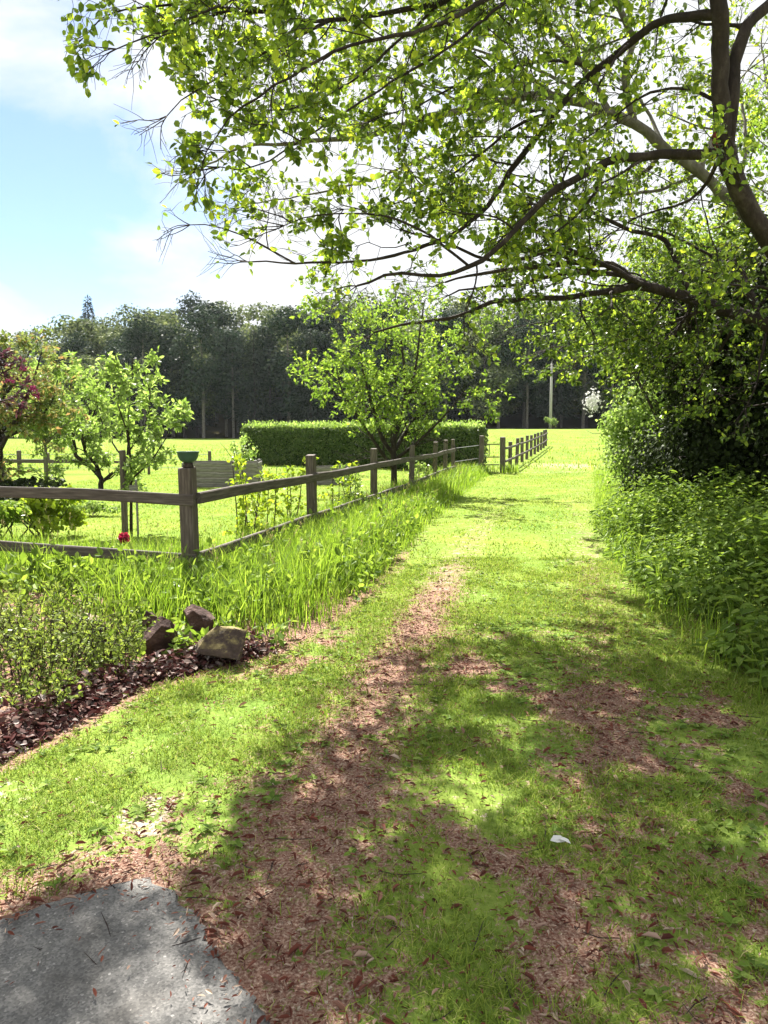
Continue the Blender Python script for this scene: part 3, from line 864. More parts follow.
# ------------------------------------------------------------------ garden trees
def tree_from(name, loc, label, cat, limbs, twigs, leafmat, barkmat, size, ratio, fine, keep=None, spl=4, nl=10, tl=(.35, .7), group=None, up=.7):
    """limbs: list of (points relative to loc, r0, r1); twigs per metre are grown along them"""
    e = empty(name, loc, label, cat, group)
    wood, leaf = MB(), MB()
    pl = Plant(wood, leaf)
    for pts, r0, r1, den in limbs:
        p = resample(pts, .12)
        wood.tube(p, np.linspace(r0, r1, len(p)), 8 if r0 > .03 else 5)
        seg = np.linalg.norm(np.diff(p, axis=0), axis=1).sum()
        n = int(seg * den)
        for _ in range(n):
            t = rng.uniform(.12, 1) * (len(p) - 1); k = min(int(t), len(p) - 2)
            q = p[k] + (p[k + 1] - p[k]) * (t - k)
            T = unit(p[k + 1] - p[k]); S, B = orth(T)
            th = rng.uniform(0, 6.28)
            dd = T * .6 + S * math.cos(th) + B * math.sin(th) + np.array((0, 0, .25))
            pl.grow(q, dd, rng.uniform(*tl), max(.35 * (r0 + (r1 - r0) * t / len(p)), .005), 1, [spl], (25, 65), .6, .18, 0.0, nl)
    pl.emit(size, .35, ratio, fine, keep)
    wood.build('trunk', M[barkmat], e, smooth=True)
    leaf.build('crown', M[leafmat], e)
    return e
def R_(loc, pts): return [np.array(p) - np.array(loc) for p in pts]

# young pear tree by the stake
D = 11.3
base = np.array((*at(131, 528, D)[:2], 0))
lim = []
def PL(*q): return [at(x, y, D + dd) for x, y, dd in q]
lim.append((R_(base, [base, at(131, 500, D), at(131, 468, D), at(128, 430, D), at(130, 395, D + .05), at(133, 358, D)]), .028, .006, 7))
lim.append((R_(base, PL((131, 468, 0), (112, 442, .2), (98, 410, .3), (97, 378, .4))), .016, .005, 9))
lim.append((R_(base, PL((131, 480, 0), (150, 462, -.2), (165, 440, -.3), (184, 408, -.3))), .016, .005, 10))
lim.append((R_(base, PL((130, 450, 0), (145, 425, .3), (150, 395, .5), (142, 368, .5))), .014, .005, 9))
lim.append((R_(base, PL((130, 440, 0), (118, 405, -.4), (112, 380, -.5), (118, 362, -.6))), .014, .005, 9))
lim.append((R_(base, PL((131, 460, 0), (150, 445, .4), (165, 430, .6), (172, 412, .8))), .014, .005, 8))
tree_from('pear_tree', base, 'young leafy fruit tree tied to a wooden stake behind the front fence', 'tree', lim, 0, 'leaf_pale', 'bark_dark', .075, .55, True, spl=4, nl=9, tl=(.16, .36))
st = empty('tree_stake', (*at(125, 528, 11.2)[:2], 0), 'thick brown wooden stake beside the young fruit tree', 'stake')
post_obj(st, (0, 0, 0), 1.25, .1, 'wood_post', rnd=True).name = 'shaft'
st2 = empty('garden_cane', (*at(138, 530, 11.0)[:2], 0), 'thin grey upright stick with a crosspiece, right of the thick tree stake', 'stake')
mb = MB(); mb.tube([(0, 0, -.1), (0, 0, .82)], .017, 6); mb.build('shaft', M['wood_grey'], st2)
mb = MB(); mb.box((-.1, -.02, .66), (.02, .02, .74)); mb.build('crosspiece', M['wood_grey'], st2)

# old apple tree with a twisted trunk
D = 19.0
base = np.array((*at(101, 489, D)[:2], 0))
lim = [(R_(base, [base - (0, 0, .1), base + (0, 0, .15), at(101, 478, D), at(88, 464, D), at(76, 456, D), at(75, 447, D + .1), at(70, 425, D)]), .075, .035, 2.2),
       (R_(base, PL((101, 480, 0), (97, 466, .1), (85, 452, .2), (86, 440, .3), (95, 410, .3))), .05, .022, 4),
       (R_(base, PL((102, 482, 0), (114, 472, 0), (124, 466, -.2), (128, 450, -.3), (126, 420, -.3))), .045, .018, 3),
       (R_(base, PL((76, 452, 0), (60, 430, .4), (45, 405, .5), (40, 380, .5))), .05, .015, 6),
       (R_(base, PL((85, 448, .2), (75, 415, -.5), (70, 390, -.6), (75, 375, -.6))), .05, .015, 6),
       (R_(base, PL((86, 440, .2), (90, 410, .8), (85, 385, 1), (95, 375, 1))), .04, .012, 6)]
tree_from('apple_tree', base, 'old apple tree with twisted dark forked trunk on the lawn', 'tree', lim, 0, 'leaf_pale', 'bark_dark', .12, .6, False, spl=5, nl=13, tl=(.4, .9))

# tree with red-tinged young leaves at the left edge
D = 15.0
base = np.array((*at(2, 490, D)[:2], 0))
lim = [(R_(base, [base - (0, 0, .1), at(0, 455, D), at(-2, 420, D), at(5, 380, D), at(12, 350, D)]), .09, .02, 6),
       (R_(base, PL((0, 450, 0), (18, 415, -.2), (32, 385, -.3), (42, 352, -.3))), .05, .012, 8),
       (R_(base, PL((0, 440, 0), (30, 425, .3), (50, 405, .4), (58, 380, .4))), .04, .012, 8),
       (R_(base, PL((-2, 430, 0), (-30, 400, .2), (-45, 370, .3))), .04, .012, 6),
       (R_(base, PL((2, 400, 0), (22, 372, .8), (30, 350, 1))), .03, .01, 8)]
tree_from('ornamental_tree', base, 'tree with red and bronze tinged young leaves at the far left of the garden', 'tree', lim, 0, 'leaf_copper', 'bark_dark', .1, .6, False, spl=5, nl=12, tl=(.3, .75))
# purple-leaved tree with pink blossom, reaching in from the left
D = 10.5
base = np.array((*at(-45, 500, D)[:2], 0))
e = tree_from('plum_tree', base, 'dark purple-leaved tree with magenta blossom reaching in at the left edge', 'tree',
   [(R_(base, [base - (0, 0, .1), at(-45, 440, D), at(-40, 390, D)]), .05, .03, 3),
    (R_(base, PL((-42, 410, 0), (-15, 385, 0), (8, 370, 0), (20, 366, 0))), .022, .006, 9),
    (R_(base, PL((-42, 420, 0), (-12, 405, .2), (14, 398, .2), (28, 392, .2))), .02, .006, 7),
    (R_(base, PL((-40, 390, 0), (-20, 360, .1), (0, 348, .1))), .02, .006, 9)], 0, 'leaf_purple', 'bark_dark', .08, .55, False, spl=3, nl=8, tl=(.14, .3))
bl = MB()
for (x_, y_, rx, n_) in ((23, 368, .12, 60), (34, 388, .09, 60), (36, 395, .08, 50), (8, 380, .1, 60)):
    c_ = at(x_, y_, D) - base
    lobes(bl, [c_], [(rx, .09, .05)], n_, .035, shell=.1, fine=False)
bl.build('blossom', M['petal_pink'], e)
# light green tree between them
D = 17
base = np.array((*at(46, 480, D)[:2], 0))
lim = [(R_(base, [base - (0, 0, .1), at(46, 455, D), at(44, 430, D), at(48, 395, D)]), .05, .02, 6)]
for x_, y_, dd in ((25, 400, .5), (65, 385, -.4), (75, 420, .3), (20, 430, -.4), (45, 372, .2), (60, 440, .5)):
    lim.append((R_(base, PL((45, 445, 0), ((45 + x_) / 2 + 3, (440 + y_) / 2 - 4, dd / 2), (x_, y_, dd))), .025, .008, 8))
tree_from('apple_tree', base, 'light green bushy fruit tree between the bronze tree and the twisted apple tree', 'tree', lim, 0, 'leaf_pale', 'bark_pale', .1, .6, False, spl=4, nl=12, tl=(.3, .6))

# multi-stemmed tree behind the path fence
D = 18.5
base = np.array((*at(394, 487, D)[:2], 0))
lim = [(R_(base, [base - (0, 0, .1), base + (0, 0, .5), at(394, 440, D), at(402, 415, D), at(405, 380, D), at(400, 330, D)]), .085, .02, 5),
       (R_(base, PL((394, 455, 0), (383, 440, 0), (375, 415, 0), (365, 380, 0), (355, 330, 0))), .06, .012, 6),
       (R_(base, PL((394, 470, 0), (380, 450, -.3), (360, 420, -.6), (342, 390, -.8), (335, 360, -.8))), .05, .01, 6),
       (R_(base, PL((395, 450, 0), (410, 425, .3), (430, 395, .5), (445, 350, .6))), .06, .012, 6),
       (R_(base, PL((395, 460, 0), (420, 440, -.4), (445, 415, -.7), (465, 390, -.8))), .05, .01, 6),
       (R_(base, PL((402, 420, 0), (395, 380, 1.0), (385, 340, 1.4), (380, 300, 1.5))), .045, .01, 6),
       (R_(base, PL((402, 420, 0), (415, 370, -1.0), (420, 330, -1.4), (425, 300, -1.5))), .045, .01, 6),
       (R_(base, PL((375, 415, 0), (345, 385, .5), (325, 370, .8))), .03, .008, 6),
       (R_(base, PL((440, 370, .5), (465, 345, .8), (485, 330, .9))), .03, .008, 6),
       (R_(base, PL((355, 340, 0), (330, 310, .2), (318, 300, .3))), .02, .006, 6)]
tree_from('garden_tree', base, 'bright green multi-stemmed tree with dark forked trunk behind the path fence', 'tree', lim, 0, 'leaf_mid', 'bark_dark', .095, .6, False, keep=lambda P: P[:, 2] > 1.15 + .5 * fbm(P[:, 0] * 2, P[:, 1] * 2, 2), spl=5, nl=12, tl=(.5, 1.1))

# saplings and garden shrubs along the fence
def sapling(x, ytop, d, label, mat='leaf_yellow', w=.18, n=4, size=.066):
    b_ = np.array((*at(x, 480, d)[:2], 0))
    h_ = at(x, ytop, d)[2]
    e = empty('sapling', b_, label, 'sapling', 'saplings along the garden side of the path fence')
    wood, leaf = MB(), MB(); pl = Plant(wood, leaf)
    for k in range(n):
        o_ = rng.normal(0, w * .6, 2)
        p = pl.shoot((o_[0], o_[1], -.02), (rng.normal(0, .12), rng.normal(0, .12), 1), h_ * rng.uniform(.75, 1.03), .011, .004, 7, .06)
        for _ in range(13):
            t = rng.integers(2, len(p))
            pl.grow(p[t] * .6 + p[t - 1] * .4, (rng.normal(), rng.normal(), .5), rng.uniform(.1, .22), .004, 0, [1], nl=6)
    pl.emit(size, .3, .7, True)
    wood.build('stem', M['bark_dark'], e); leaf.build('foliage', M[mat], e)
    return e
sapling(242, 450, 9.3, 'yellow-green sapling right of the bowl, tallest against the compost bin', n=5)
sapling(268, 462, 10.2, 'yellow-green sapling just left of the second path fence post', n=3)
sapling(292, 452, 10.8, 'slim yellow-green sapling in front of the hedge, touching the second path fence post', n=3)
sapling(336, 456, 12.5, 'yellow-green sapling between the second and third path fence posts', n=3)
sapling(356, 462, 13.2, 'dull green sapling just left of the third path fence post', 'leaf_pale', .22, 5)
sapling(412, 458, 19.5, 'pale sapling right of the third path fence post', 'leaf_pale', .25, 5)
small_shrub((*at(240, 470, 26)[:2], 0), .5, 1.5, 'leaf_pale', 350, .1, 'thin pale shrub at the left end of the hedge')
small_shrub((*at(40, 520, 10.6)[:2], 0), .5, .75, 'leaf_yellow', 2200, .085, 'yellow-green leafy clump behind the upper rail of the front fence', 'plant', 'perennial_plant', fine=True)
small_shrub((*at(5, 520, 10.2)[:2], 0), .5, .62, 'leaf_mid', 2000, .08, 'green leafy clump at the left end of the front fence', 'plant', 'perennial_plant', fine=True)
small_shrub((*at(18, 500, 14)[:2], 0), .9, .75, 'leaf_dark', 2000, .1, 'dark low shrub under the bronze tree', 'shrub')
small_shrub((*at(88, 508, 13.2)[:2], 0), .5, .3, 'leaf_pale', 1200, .07, 'low grey-green plant on the lawn below the twisted apple tree', 'plant', 'perennial_plant')

# peony
b_ = np.array((*at(125, 560, 7.7)[:2], 0)); fz = at(125, 538, 7.7)[2]
pe = empty('peony', b_, 'single dark red peony bloom above the lower rail, left of the corner post', 'flower')
mb = MB(); mb.tube([(0, 0, -.02), (.02, 0, fz * .6), (0, 0, fz)], .006, 5); mb.build('stem', M['leaf_nettle'], pe)
mb = MB(); lobes(mb, [(0, 0, fz + .01)], [(.05, .05, .04)], 90, .045, fine=True, shell=.3, ratio=.9); mb.build('bloom', M['petal_red'], pe)
mb = MB(); lobes(mb, [(0, 0, fz * .5), (.08, 0, fz * .4), (-.1, .05, fz * .45)], [.12, .12, .12], 90, .09, fine=True, shell=.2, ratio=.45); mb.build('foliage', M['leaf_nettle'], pe)

# ------------------------------------------------------------------ overhanging trees on the right
def lim_left(y): return np.interp(y, [-400, 0, 60, 110, 150, 200, 250, 300, 330, 345], [40, 50, 55, 100, 125, 150, 150, 165, 190, 280])
def lim_low(x): return np.interp(x, [0, 170, 200, 240, 300, 330, 480, 560, 600, 640, 800], [290, 305, 335, 320, 350, 352, 372, 392, 392, 420, 470])
def canopy_keep(loc, outline=False):
    loc = np.array(loc)
    def f(P):
        W = P + loc
        x, y = project(W)
        n1 = fbm(W[:, 0] * 2.0, W[:, 2] * 2.0 + W[:, 1] * .7, 3) - .5
        if outline: return (x > lim_left(y) + n1 * 60 + 8) & (y < lim_low(x) + n1 * 50 - 2)
        te = math.tan(SUN_EL)
        shx = W[:, 0] - W[:, 2] / te * math.sin(SUN_AZ); shy = W[:, 1] - W[:, 2] / te * math.cos(SUN_AZ)
        lim = np.interp(shx, [-2, -1.3, -.65, -.57, .04, 1.35, 2.5, 3.2], [2.0, 2.3, 2.9, 4.3, 5.4, 5.9, 8.0, 12])
        lit = (shy > lim + (fbm(shx * 1.5, shy * 1.5, 3) - .5) * 1.6) & (rng.random(len(W)) < .96)
        gap = (fbm(W[:, 0] * 1.6 + W[:, 1] * .8, W[:, 2] * 1.8 - W[:, 1] * .7, 3) - .5)
        lit |= (gap < -.06) & (y > -20) & (rng.random(len(W)) < .45)
        lit |= (y > 262) & (x > 290) & (x < 490) & (rng.random(len(W)) < .55)
        return ~lit & (x > lim_left(y) + n1 * 60) & (y < lim_low(x) + n1 * 50) & (W[:, 1] > 2.2)
    return f
def overhang(name, base, label, limbs, bark, size, nl=5, dmul=.74, leafmat='leaf_canopy'):
    e = empty(name, base, label, 'tree')
    base = np.array(base)
    keep, shape = canopy_keep(base), canopy_keep(base, True)
    wood, leaf = MB(), MB(); pl = Plant(wood, leaf, shape); pl.tip = .35
    trunkpts = []
    for pts, r0, r1, den, tl in limbs:
        pts = np.array(pts) - base
        if trunkpts:
            tp_ = np.concatenate(trunkpts)
            pts[0] = tp_[np.argmin(np.linalg.norm(tp_ - pts[0], axis=1))]
        p = resample(pts, .12)
        if trunkpts:
            ok_ = np.where(shape(p))[0]
            if len(ok_) and ok_[-1] > 6: p = p[:ok_[-1] - 1]
        trunkpts.append(p)
        u_ = np.arange(len(p)) * .12
        wv = np.stack([fbm(u_ * 2.2 + rng.uniform(0, 99), u_ * 0 + k_ * 7.7, 3) - .5 for k_ in range(3)], 1)
        p[1:-1] += wv[1:-1] * min(.10, r0 * 1.6) + rng.normal(0, .004, p[1:-1].shape)
        rr = np.linspace(r0, r1, len(p)) * .8 * (.88 + .3 * fbm(u_ * 6 + rng.uniform(0, 99), u_ * 0, 3))
        wood.tube(p, rr, 10 if r0 > .04 else 7)
        if r1 < .02:
            for _ in range(4):
                pl.grow(p[-1], unit(p[-1] - p[-3]) + rng.normal(0, .35, 3), rng.uniform(.25, .5), .005, 1, [4], (25, 60), .6, .15, 0, 5)
        seg = np.linalg.norm(np.diff(p, axis=0), axis=1).sum()
        for _ in range(int(seg * den * dmul)):
            t = rng.uniform(.06, 1) * (len(p) - 1); k = min(int(t), len(p) - 2)
            q = p[k] + (p[k + 1] - p[k]) * (t - k)
            T = unit(p[k + 1] - p[k]); S, B = orth(T)
            th = rng.uniform(0, 6.28)
            dd = unit(T * .75 + S * math.cos(th) + B * math.sin(th) + np.array((-.05, 0, .05)))
            L = rng.uniform(*tl)
            if not keep((q + dd * L * .8)[None])[0]: L *= .35
            if not keep((q + dd * L * .8)[None])[0]: continue
            pl.grow(q, dd, L, max(min(.4 * rr[k], .02), .006), 2, [5, 5], (25, 65), .55, .18, -.02, int(rng.integers(2, 2 * nl - 1)), .25)
    pl.emit(size, .35, .66, True, keep)
    print('LEAVES', name, sum(map(len, pl.LP)), sum(map(len, leaf.v)) // 6)
    t_ = wood.build('trunk', M[bark], e, smooth=True)
    leaf.build('crown', M[leafmat], e)
    return e, t_
A_ = lambda *q: [at(*p) for p in q]
TA = (5.3, 7.6, .2)
HD = 8.0
limbsA = [
  ([(5.3, 7.6, 0), (4.75, 7.4, 1.5), at(790, 275, 7.1), at(768, 240, 7.0), at(740, 190, 6.9), at(724, 150, 6.8), at(722, 100, 6.7), at(719, 50, 6.6), at(714, 0, 6.5), at(700, -110, 6.6)], .17, .06, .6, (.7, 1.4)),
  (A_((724, 150, 6.8), (732, 105, 6.7), (738, 60, 6.7), (752, 25, 6.7), (790, -30, 6.8), (830, -120, 7)), .075, .04, 2, (.6, 1.3)),
  (A_((722, 157, 6.8), (700, 156, 6.8), (660, 155, 6.8), (610, 163, 6.8), (560, 188, 6.7), (530, 215, 6.6), (505, 242, 6.5), (470, 268, 6.4), (440, 279, 6.4), (405, 272, 6.4), (370, 280, 6.4), (330, 300, 6.4)), .055, .012, 3.2, (.5, 1.1)),
  (A_((719, 20, 6.55), (690, 17, 6.7), (665, 20, 6.9), (635, 38, 7.1), (600, 68, 7.3), (560, 108, 7.5), (520, 160, 7.6), (480, 215, 7.6), (440, 240, 7.5), (395, 255, 7.4), (340, 262, 7.3), (280, 262, 7.2), (215, 262, 7.1)), .05, .008, 3.6, (.5, 1.2)),
  (A_((704, -80, 6.6), (620, -70, 6.6), (520, -35, 6.6), (440, 0, 6.5), (390, 12, 6.4), (330, 18, 6.3), (260, 14, 6.2), (190, 22, 6.1), (130, 55, 6.0)), .05, .006, 4.2, (.4, 1.0)),
  (A_((620, -70, 6.6), (520, -20, 6.0), (430, 28, 5.8), (350, 45, 5.7), (290, 75, 5.6), (230, 120, 5.6), (185, 185, 5.6)), .035, .006, 4.2, (.35, .9)),
  (A_((714, 0, 6.5), (640, -60, 7.6), (540, -110, 8.6), (430, -120, 9.4), (320, -90, 9.8)), .05, .01, 4.2, (.7, 1.5)),
  (A_((700, -110, 6.6), (620, -180, 8), (520, -160, 9.5), (400, -60, 10.5)), .05, .01, 4.2, (.7, 1.5)),
  ([at(704, -80, 6.6), (1.2, 7.6, 6.9), (-.4, 8.4, 7.3), (-2.2, 9.0, 7.5), (-3.0, 9.6, 7.8)], .045, .012, HD, (.6, 1.4)),
  ([at(704, -80, 6.6), (1.6, 8.2, 7.1), (.6, 9.6, 7.9), (-.8, 10.8, 8.4), (-2.0, 11.2, 8.6)], .045, .012, HD, (.6, 1.4)),
  ([at(700, -110, 6.6), (1.2, 7.0, 6.6), (.0, 7.0, 6.6), (-1.4, 7.2, 6.7), (-2.6, 7.4, 6.5), (-3.2, 7.2, 6.4)], .04, .010, HD, (.5, 1.2)),
  ([at(704, -80, 6.6), (2.5, 7.7, 6.9), (2.2, 9.0, 7.6), (1.6, 10.2, 8.2)], .04, .012, HD, (.6, 1.4)),
  ([at(700, -110, 6.6), (1.4, 6.4, 6.4), (.6, 5.8, 6.2), (-.4, 5.6, 6.1), (-1.4, 5.8, 6.0)], .035, .010, HD, (.5, 1.2)),
  (A_((560, 108, 7.5), (510, 130, 7.9), (450, 175, 8.1), (390, 205, 8.1), (320, 210, 8.0)), .022, .006, 5, (.4, .9)),
  (A_((600, 68, 7.3), (545, 62, 7.1), (480, 75, 6.9), (420, 105, 6.8), (350, 125, 6.7)), .022, .006, 5, (.4, .9)),
  (A_((610, 163, 6.8), (585, 205, 7.0), (550, 235, 7.1), (510, 270, 7.1)), .02, .006, 4.5, (.35, .8)),
  (A_((722, 100, 6.7), (690, 88, 6.9), (650, 92, 7.1), (610, 120, 7.3), (575, 150, 7.4)), .025, .007, 5, (.4, .9)),
  (A_((724, 150, 6.8), (690, 200, 7.2), (640, 215, 7.5), (590, 250, 7.7)), .025, .007, 5, (.4, .9)),
  (A_((440, -40, 6.3), (330, -40, 5.9), (230, 0, 5.7), (150, 35, 5.6), (85, 62, 5.6)), .025, .006, 6.5, (.4, .9)),
  (A_((560, -60, 6.6), (460, 40, 6.0), (380, 90, 5.8), (300, 140, 5.7), (240, 170, 5.7), (180, 150, 5.7)), .02, .005, 3.5, (.35, .8)),
  (A_((440, 0, 6.5), (340, 90, 6.6), (260, 110, 6.6), (190, 90, 6.6)), .016, .005, 3.5, (.35, .8)),
  (A_((470, 268, 6.4), (400, 220, 6.2), (320, 215, 6.1), (250, 240, 6.1)), .016, .005, 4, (.3, .7)),
  (A_((330, 18, 6.3), (250, 60, 6.2), (180, 100, 6.2), (150, 150, 6.1)), .018, .005, 6.5, (.3, .7)),
  (A_((300, 262, 7.2), (240, 235, 7.0), (190, 225, 6.9), (160, 250, 6.9)), .014, .005, 7, (.3, .6)),
  (A_((260, 14, 6.2), (170, 5, 6.3), (100, 20, 6.3), (70, 70, 6.3)), .018, .005, 7, (.3, .7)),
]
eA, tA = overhang('cherry_tree', TA, 'overhanging tree with the dark leaning trunk and red scar at the upper right', limbsA, 'bark_dark', .060)
mb = MB(); c_ = at(716, 143, 6.75) - np.array(TA)
mb.tube([c_ + (-.02, -.07, -.09), c_ + (-.035, -.06, -.03), c_ + (-.04, -.05, .04), c_ + (-.03, -.04, .09)], [.006, .024, .02, .004], 8)
w_ = mb.build('bark_scar', M['bark_wound'], tA, smooth=True)
w_['label'] = 'red open bark scar'

TB = (7.0, 10.5, .2)
limbsB = [
  ([(7.0, 10.5, 0), (6.3, 10.0, 1.5), at(800, 300, 9.6), at(765, 240, 9.4), at(735, 205, 9.2), at(700, 170, 9.1), at(665, 148, 9.0), at(635, 124, 9.0), at(600, 106, 9.0), at(560, 98, 9.0), at(520, 99, 8.9), at(470, 106, 8.8), at(420, 122, 8.6), at(370, 135, 8.4), at(310, 140, 8.2), at(240, 150, 8.0), at(190, 172, 7.8)], .15, .01, 2.4, (.6, 1.3)),
  (A_((636, 122, 9.0), (630, 95, 9), (625, 70, 9), (632, 45, 9.1), (620, 5, 9.3), (600, -60, 9.5)), .06, .03, 3.5, (.6, 1.3)),
  (A_((605, 108, 9.0), (590, 75, 9.1), (560, 40, 9.2), (520, 10, 9.2), (460, -20, 9.2)), .04, .012, 4, (.6, 1.3)),
  (A_((520, 99, 8.9), (470, 130, 9.3), (420, 160, 9.6), (350, 185, 9.8), (280, 200, 9.8), (220, 210, 9.6)), .03, .008, 4.5, (.5, 1.2)),
  (A_((665, 148, 9.0), (640, 175, 9.6), (600, 190, 10.1), (550, 200, 10.5), (480, 190, 10.8)), .04, .01, 4, (.6, 1.2)),
  (A_((620, 5, 9.3), (560, -40, 10.0), (480, -50, 10.5), (400, -20, 10.8), (330, 40, 10.6)), .04, .01, 4.2, (.6, 1.4)),
  (A_((700, 170, 9.1), (720, 120, 9.5), (725, 70, 9.8), (745, 10, 10)), .05, .015, 4, (.6, 1.3)),
  ([at(620, 5, 9.3), (2.4, 10.0, 7.7), (1.4, 11.0, 8.4), (.2, 11.8, 8.9)], .05, .012, HD, (.7, 1.5)),
  ([at(620, 5, 9.3), (3.6, 10.2, 8.0), (3.2, 11.2, 8.8), (2.4, 12.2, 9.4)], .05, .012, HD, (.7, 1.5)),
  (A_((600, 106, 9.0), (550, 75, 9.3), (490, 58, 9.5), (420, 62, 9.7), (340, 85, 9.7)), .028, .006, 5, (.5, 1.1)),
  (A_((560, 98, 9.0), (500, 60, 9.1), (430, 38, 9.1), (350, 40, 9.0)), .025, .006, 5, (.5, 1.0)),
  (A_((470, 106, 8.8), (420, 85, 8.5), (360, 75, 8.2), (300, 95, 8.0)), .02, .006, 5, (.4, .9)),
  (A_((665, 148, 9.0), (640, 100, 9.6), (600, 60, 10), (560, 10, 10.2)), .03, .008, 5, (.5, 1.1)),
  (A_((700, 170, 9.1), (660, 190, 9.3), (610, 200, 9.3), (560, 235, 9.2), (520, 245, 9.1)), .028, .007, 5, (.5, 1.0)),
  (A_((735, 205, 9.2), (745, 150, 9.6), (740, 90, 10), (720, 30, 10.3)), .04, .012, 6, (.6, 1.3)),
  (A_((765, 240, 9.4), (790, 170, 10), (770, 100, 10.5), (760, 20, 11)), .04, .012, 6, (.6, 1.3)),
]
overhang('alder_tree', TB, 'overhanging tree with the paler grey trunk arching behind the dark one', limbsB, 'bark_pale', .052)
TC = (7.2, 8.6, .2)
limbsC = [
  ([(7.2, 8.6, 0), (6.2, 8.6, 1.6), at(830, 360, 8.6), at(768, 325, 8.5), at(710, 306, 8.5), at(670, 293, 8.5), at(640, 286, 8.5)], .17, .07, 1.2, (.6, 1.2)),
  (A_((645, 287, 8.5), (610, 268, 8.5), (570, 262, 8.6), (520, 268, 8.7), (470, 277, 8.8), (420, 288, 8.8)), .055, .014, 3.2, (.5, 1.1)),
  (A_((640, 288, 8.5), (600, 292, 8.4), (550, 296, 8.3), (500, 300, 8.2), (460, 316, 8.1), (420, 322, 8.0), (350, 338, 8.0)), .05, .012, 3.2, (.4, .9)),
  (A_((650, 280, 8.5), (620, 274, 8.9), (570, 274, 9.2), (510, 284, 9.5), (460, 290, 9.6), (430, 310, 9.6)), .05, .012, 3.2, (.5, 1.0)),
  (A_((690, 298, 8.5), (665, 242, 8.9), (620, 226, 9.2), (580, 206, 9.4), (535, 180, 9.6), (490, 168, 9.8)), .045, .01, 4, (.5, 1.1)),
  (A_((660, 290, 8.5), (610, 268, 8.2), (560, 250, 7.9), (500, 262, 7.7), (440, 240, 7.5), (380, 225, 7.4)), .04, .01, 3.6, (.5, 1.1)),
  (A_((700, 302, 8.5), (680, 330, 9.5), (640, 340, 10.5), (590, 345, 11.2), (530, 350, 11.6)), .04, .01, 6, (.5, 1.1)),
  (A_((700, 302, 8.5), (690, 310, 10), (640, 310, 11.5), (560, 320, 12.5), (500, 330, 13)), .04, .01, 6, (.6, 1.2)),
  (A_((768, 325, 8.5), (740, 270, 9), (720, 250, 9.5), (690, 245, 10)), .04, .01, 5, (.6, 1.2)),
  (A_((768, 325, 8.5), (720, 262, 8.8), (660, 232, 9.2), (600, 216, 9.5)), .035, .01, 6.5, (.5, 1.0)),
  (A_((710, 306, 8.5), (655, 328, 8.8), (605, 348, 9.2), (565, 366, 9.6)), .03, .008, 7.5, (.4, .8)),
  (A_((745, 318, 8.5), (700, 345, 8.9), (650, 362, 9.4), (612, 376, 9.8)), .03, .008, 7.5, (.4, .8)),
  (A_((768, 325, 8.5), (770, 290, 8.2), (730, 285, 8.0), (690, 270, 7.9)), .03, .008, 7.5, (.4, .8)),
  (A_((768, 325, 8.5), (790, 250, 8.4), (750, 215, 8.3), (720, 205, 8.3)), .03, .008, 6, (.4, .8)),
  (A_((740, 322, 8.5), (704, 372, 9.0), (672, 415, 9.4)), .025, .006, 4.5, (.35, .7)),
  (A_((690, 306, 8.5), (662, 355, 9.0), (634, 400, 9.5)), .025, .006, 4.5, (.35, .7)),
  (A_((768, 325, 8.5), (755, 385, 8.4), (735, 430, 8.3)), .025, .006, 4.5, (.35, .7)),
  (A_((660, 292, 8.5), (640, 330, 9.6), (618, 372, 10.6)), .02, .006, 6, (.35, .7)),
]
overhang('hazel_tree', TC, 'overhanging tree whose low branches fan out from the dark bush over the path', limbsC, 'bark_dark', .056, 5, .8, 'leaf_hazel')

# ------------------------------------------------------------------ bushes on the right
def bush(name, loc, lob, n, size, mat, label, fine=False, extra=None, shell=.35):
    e = empty(name, loc, label, 'bush')
    loc = np.array(loc)
    cs = np.array([l[0] for l in lob]) - loc; rs = np.array([l[1] for l in lob])
    wood = MB(); pl = Plant(wood, MB())
    for c_ in cs:
        b0 = np.array((c_[0] * .3, c_[1] * .3, -.05))
        p = resample([b0, (b0 + c_) / 2 + rng.normal(0, .12, 3), c_ + (0, 0, .2)], .2)
        wood.tube(p, np.linspace(.05, .015, len(p)), 6)
        for _ in range(8):
            pl.shoot(p[rng.integers(1, len(p))], rng.normal(0, 1, 3) + (0, 0, .4), 1.0, .012, .004, 5)
    wood.build('stems', M['bark_dark'], e)
    mb = MB(); lobes(mb, cs, rs, n, size, fine=fine, shell=shell, up=.5)
    mb.build('foliage', M[mat], e)
    if extra:
        ex = MB(); lobes(ex, [np.array(extra[0]) - loc], [extra[1]], extra[2], extra[3], shell=.3)
        ex.build('blossom', M[extra[4]], e)
    return e
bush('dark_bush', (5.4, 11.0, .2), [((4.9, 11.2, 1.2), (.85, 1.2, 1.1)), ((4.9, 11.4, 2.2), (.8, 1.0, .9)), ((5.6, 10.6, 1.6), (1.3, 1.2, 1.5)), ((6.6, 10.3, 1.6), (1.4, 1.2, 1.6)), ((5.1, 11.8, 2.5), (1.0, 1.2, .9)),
     ((6.2, 11.2, 2.9), (1.4, 1.3, 1.0)), ((4.9, 12.5, .9), (.9, 1.3, .9)), ((4.9, 11.0, 3.3), (1.0, 1.0, .8)), ((5.9, 10.6, 3.7), (1.2, 1.0, .9)), ((4.2, 11.6, 3.3), (.7, .8, .5))], 52000, .075, 'leaf_dark', 'large dark shaded bush filling the right side under the overhanging branches', True)
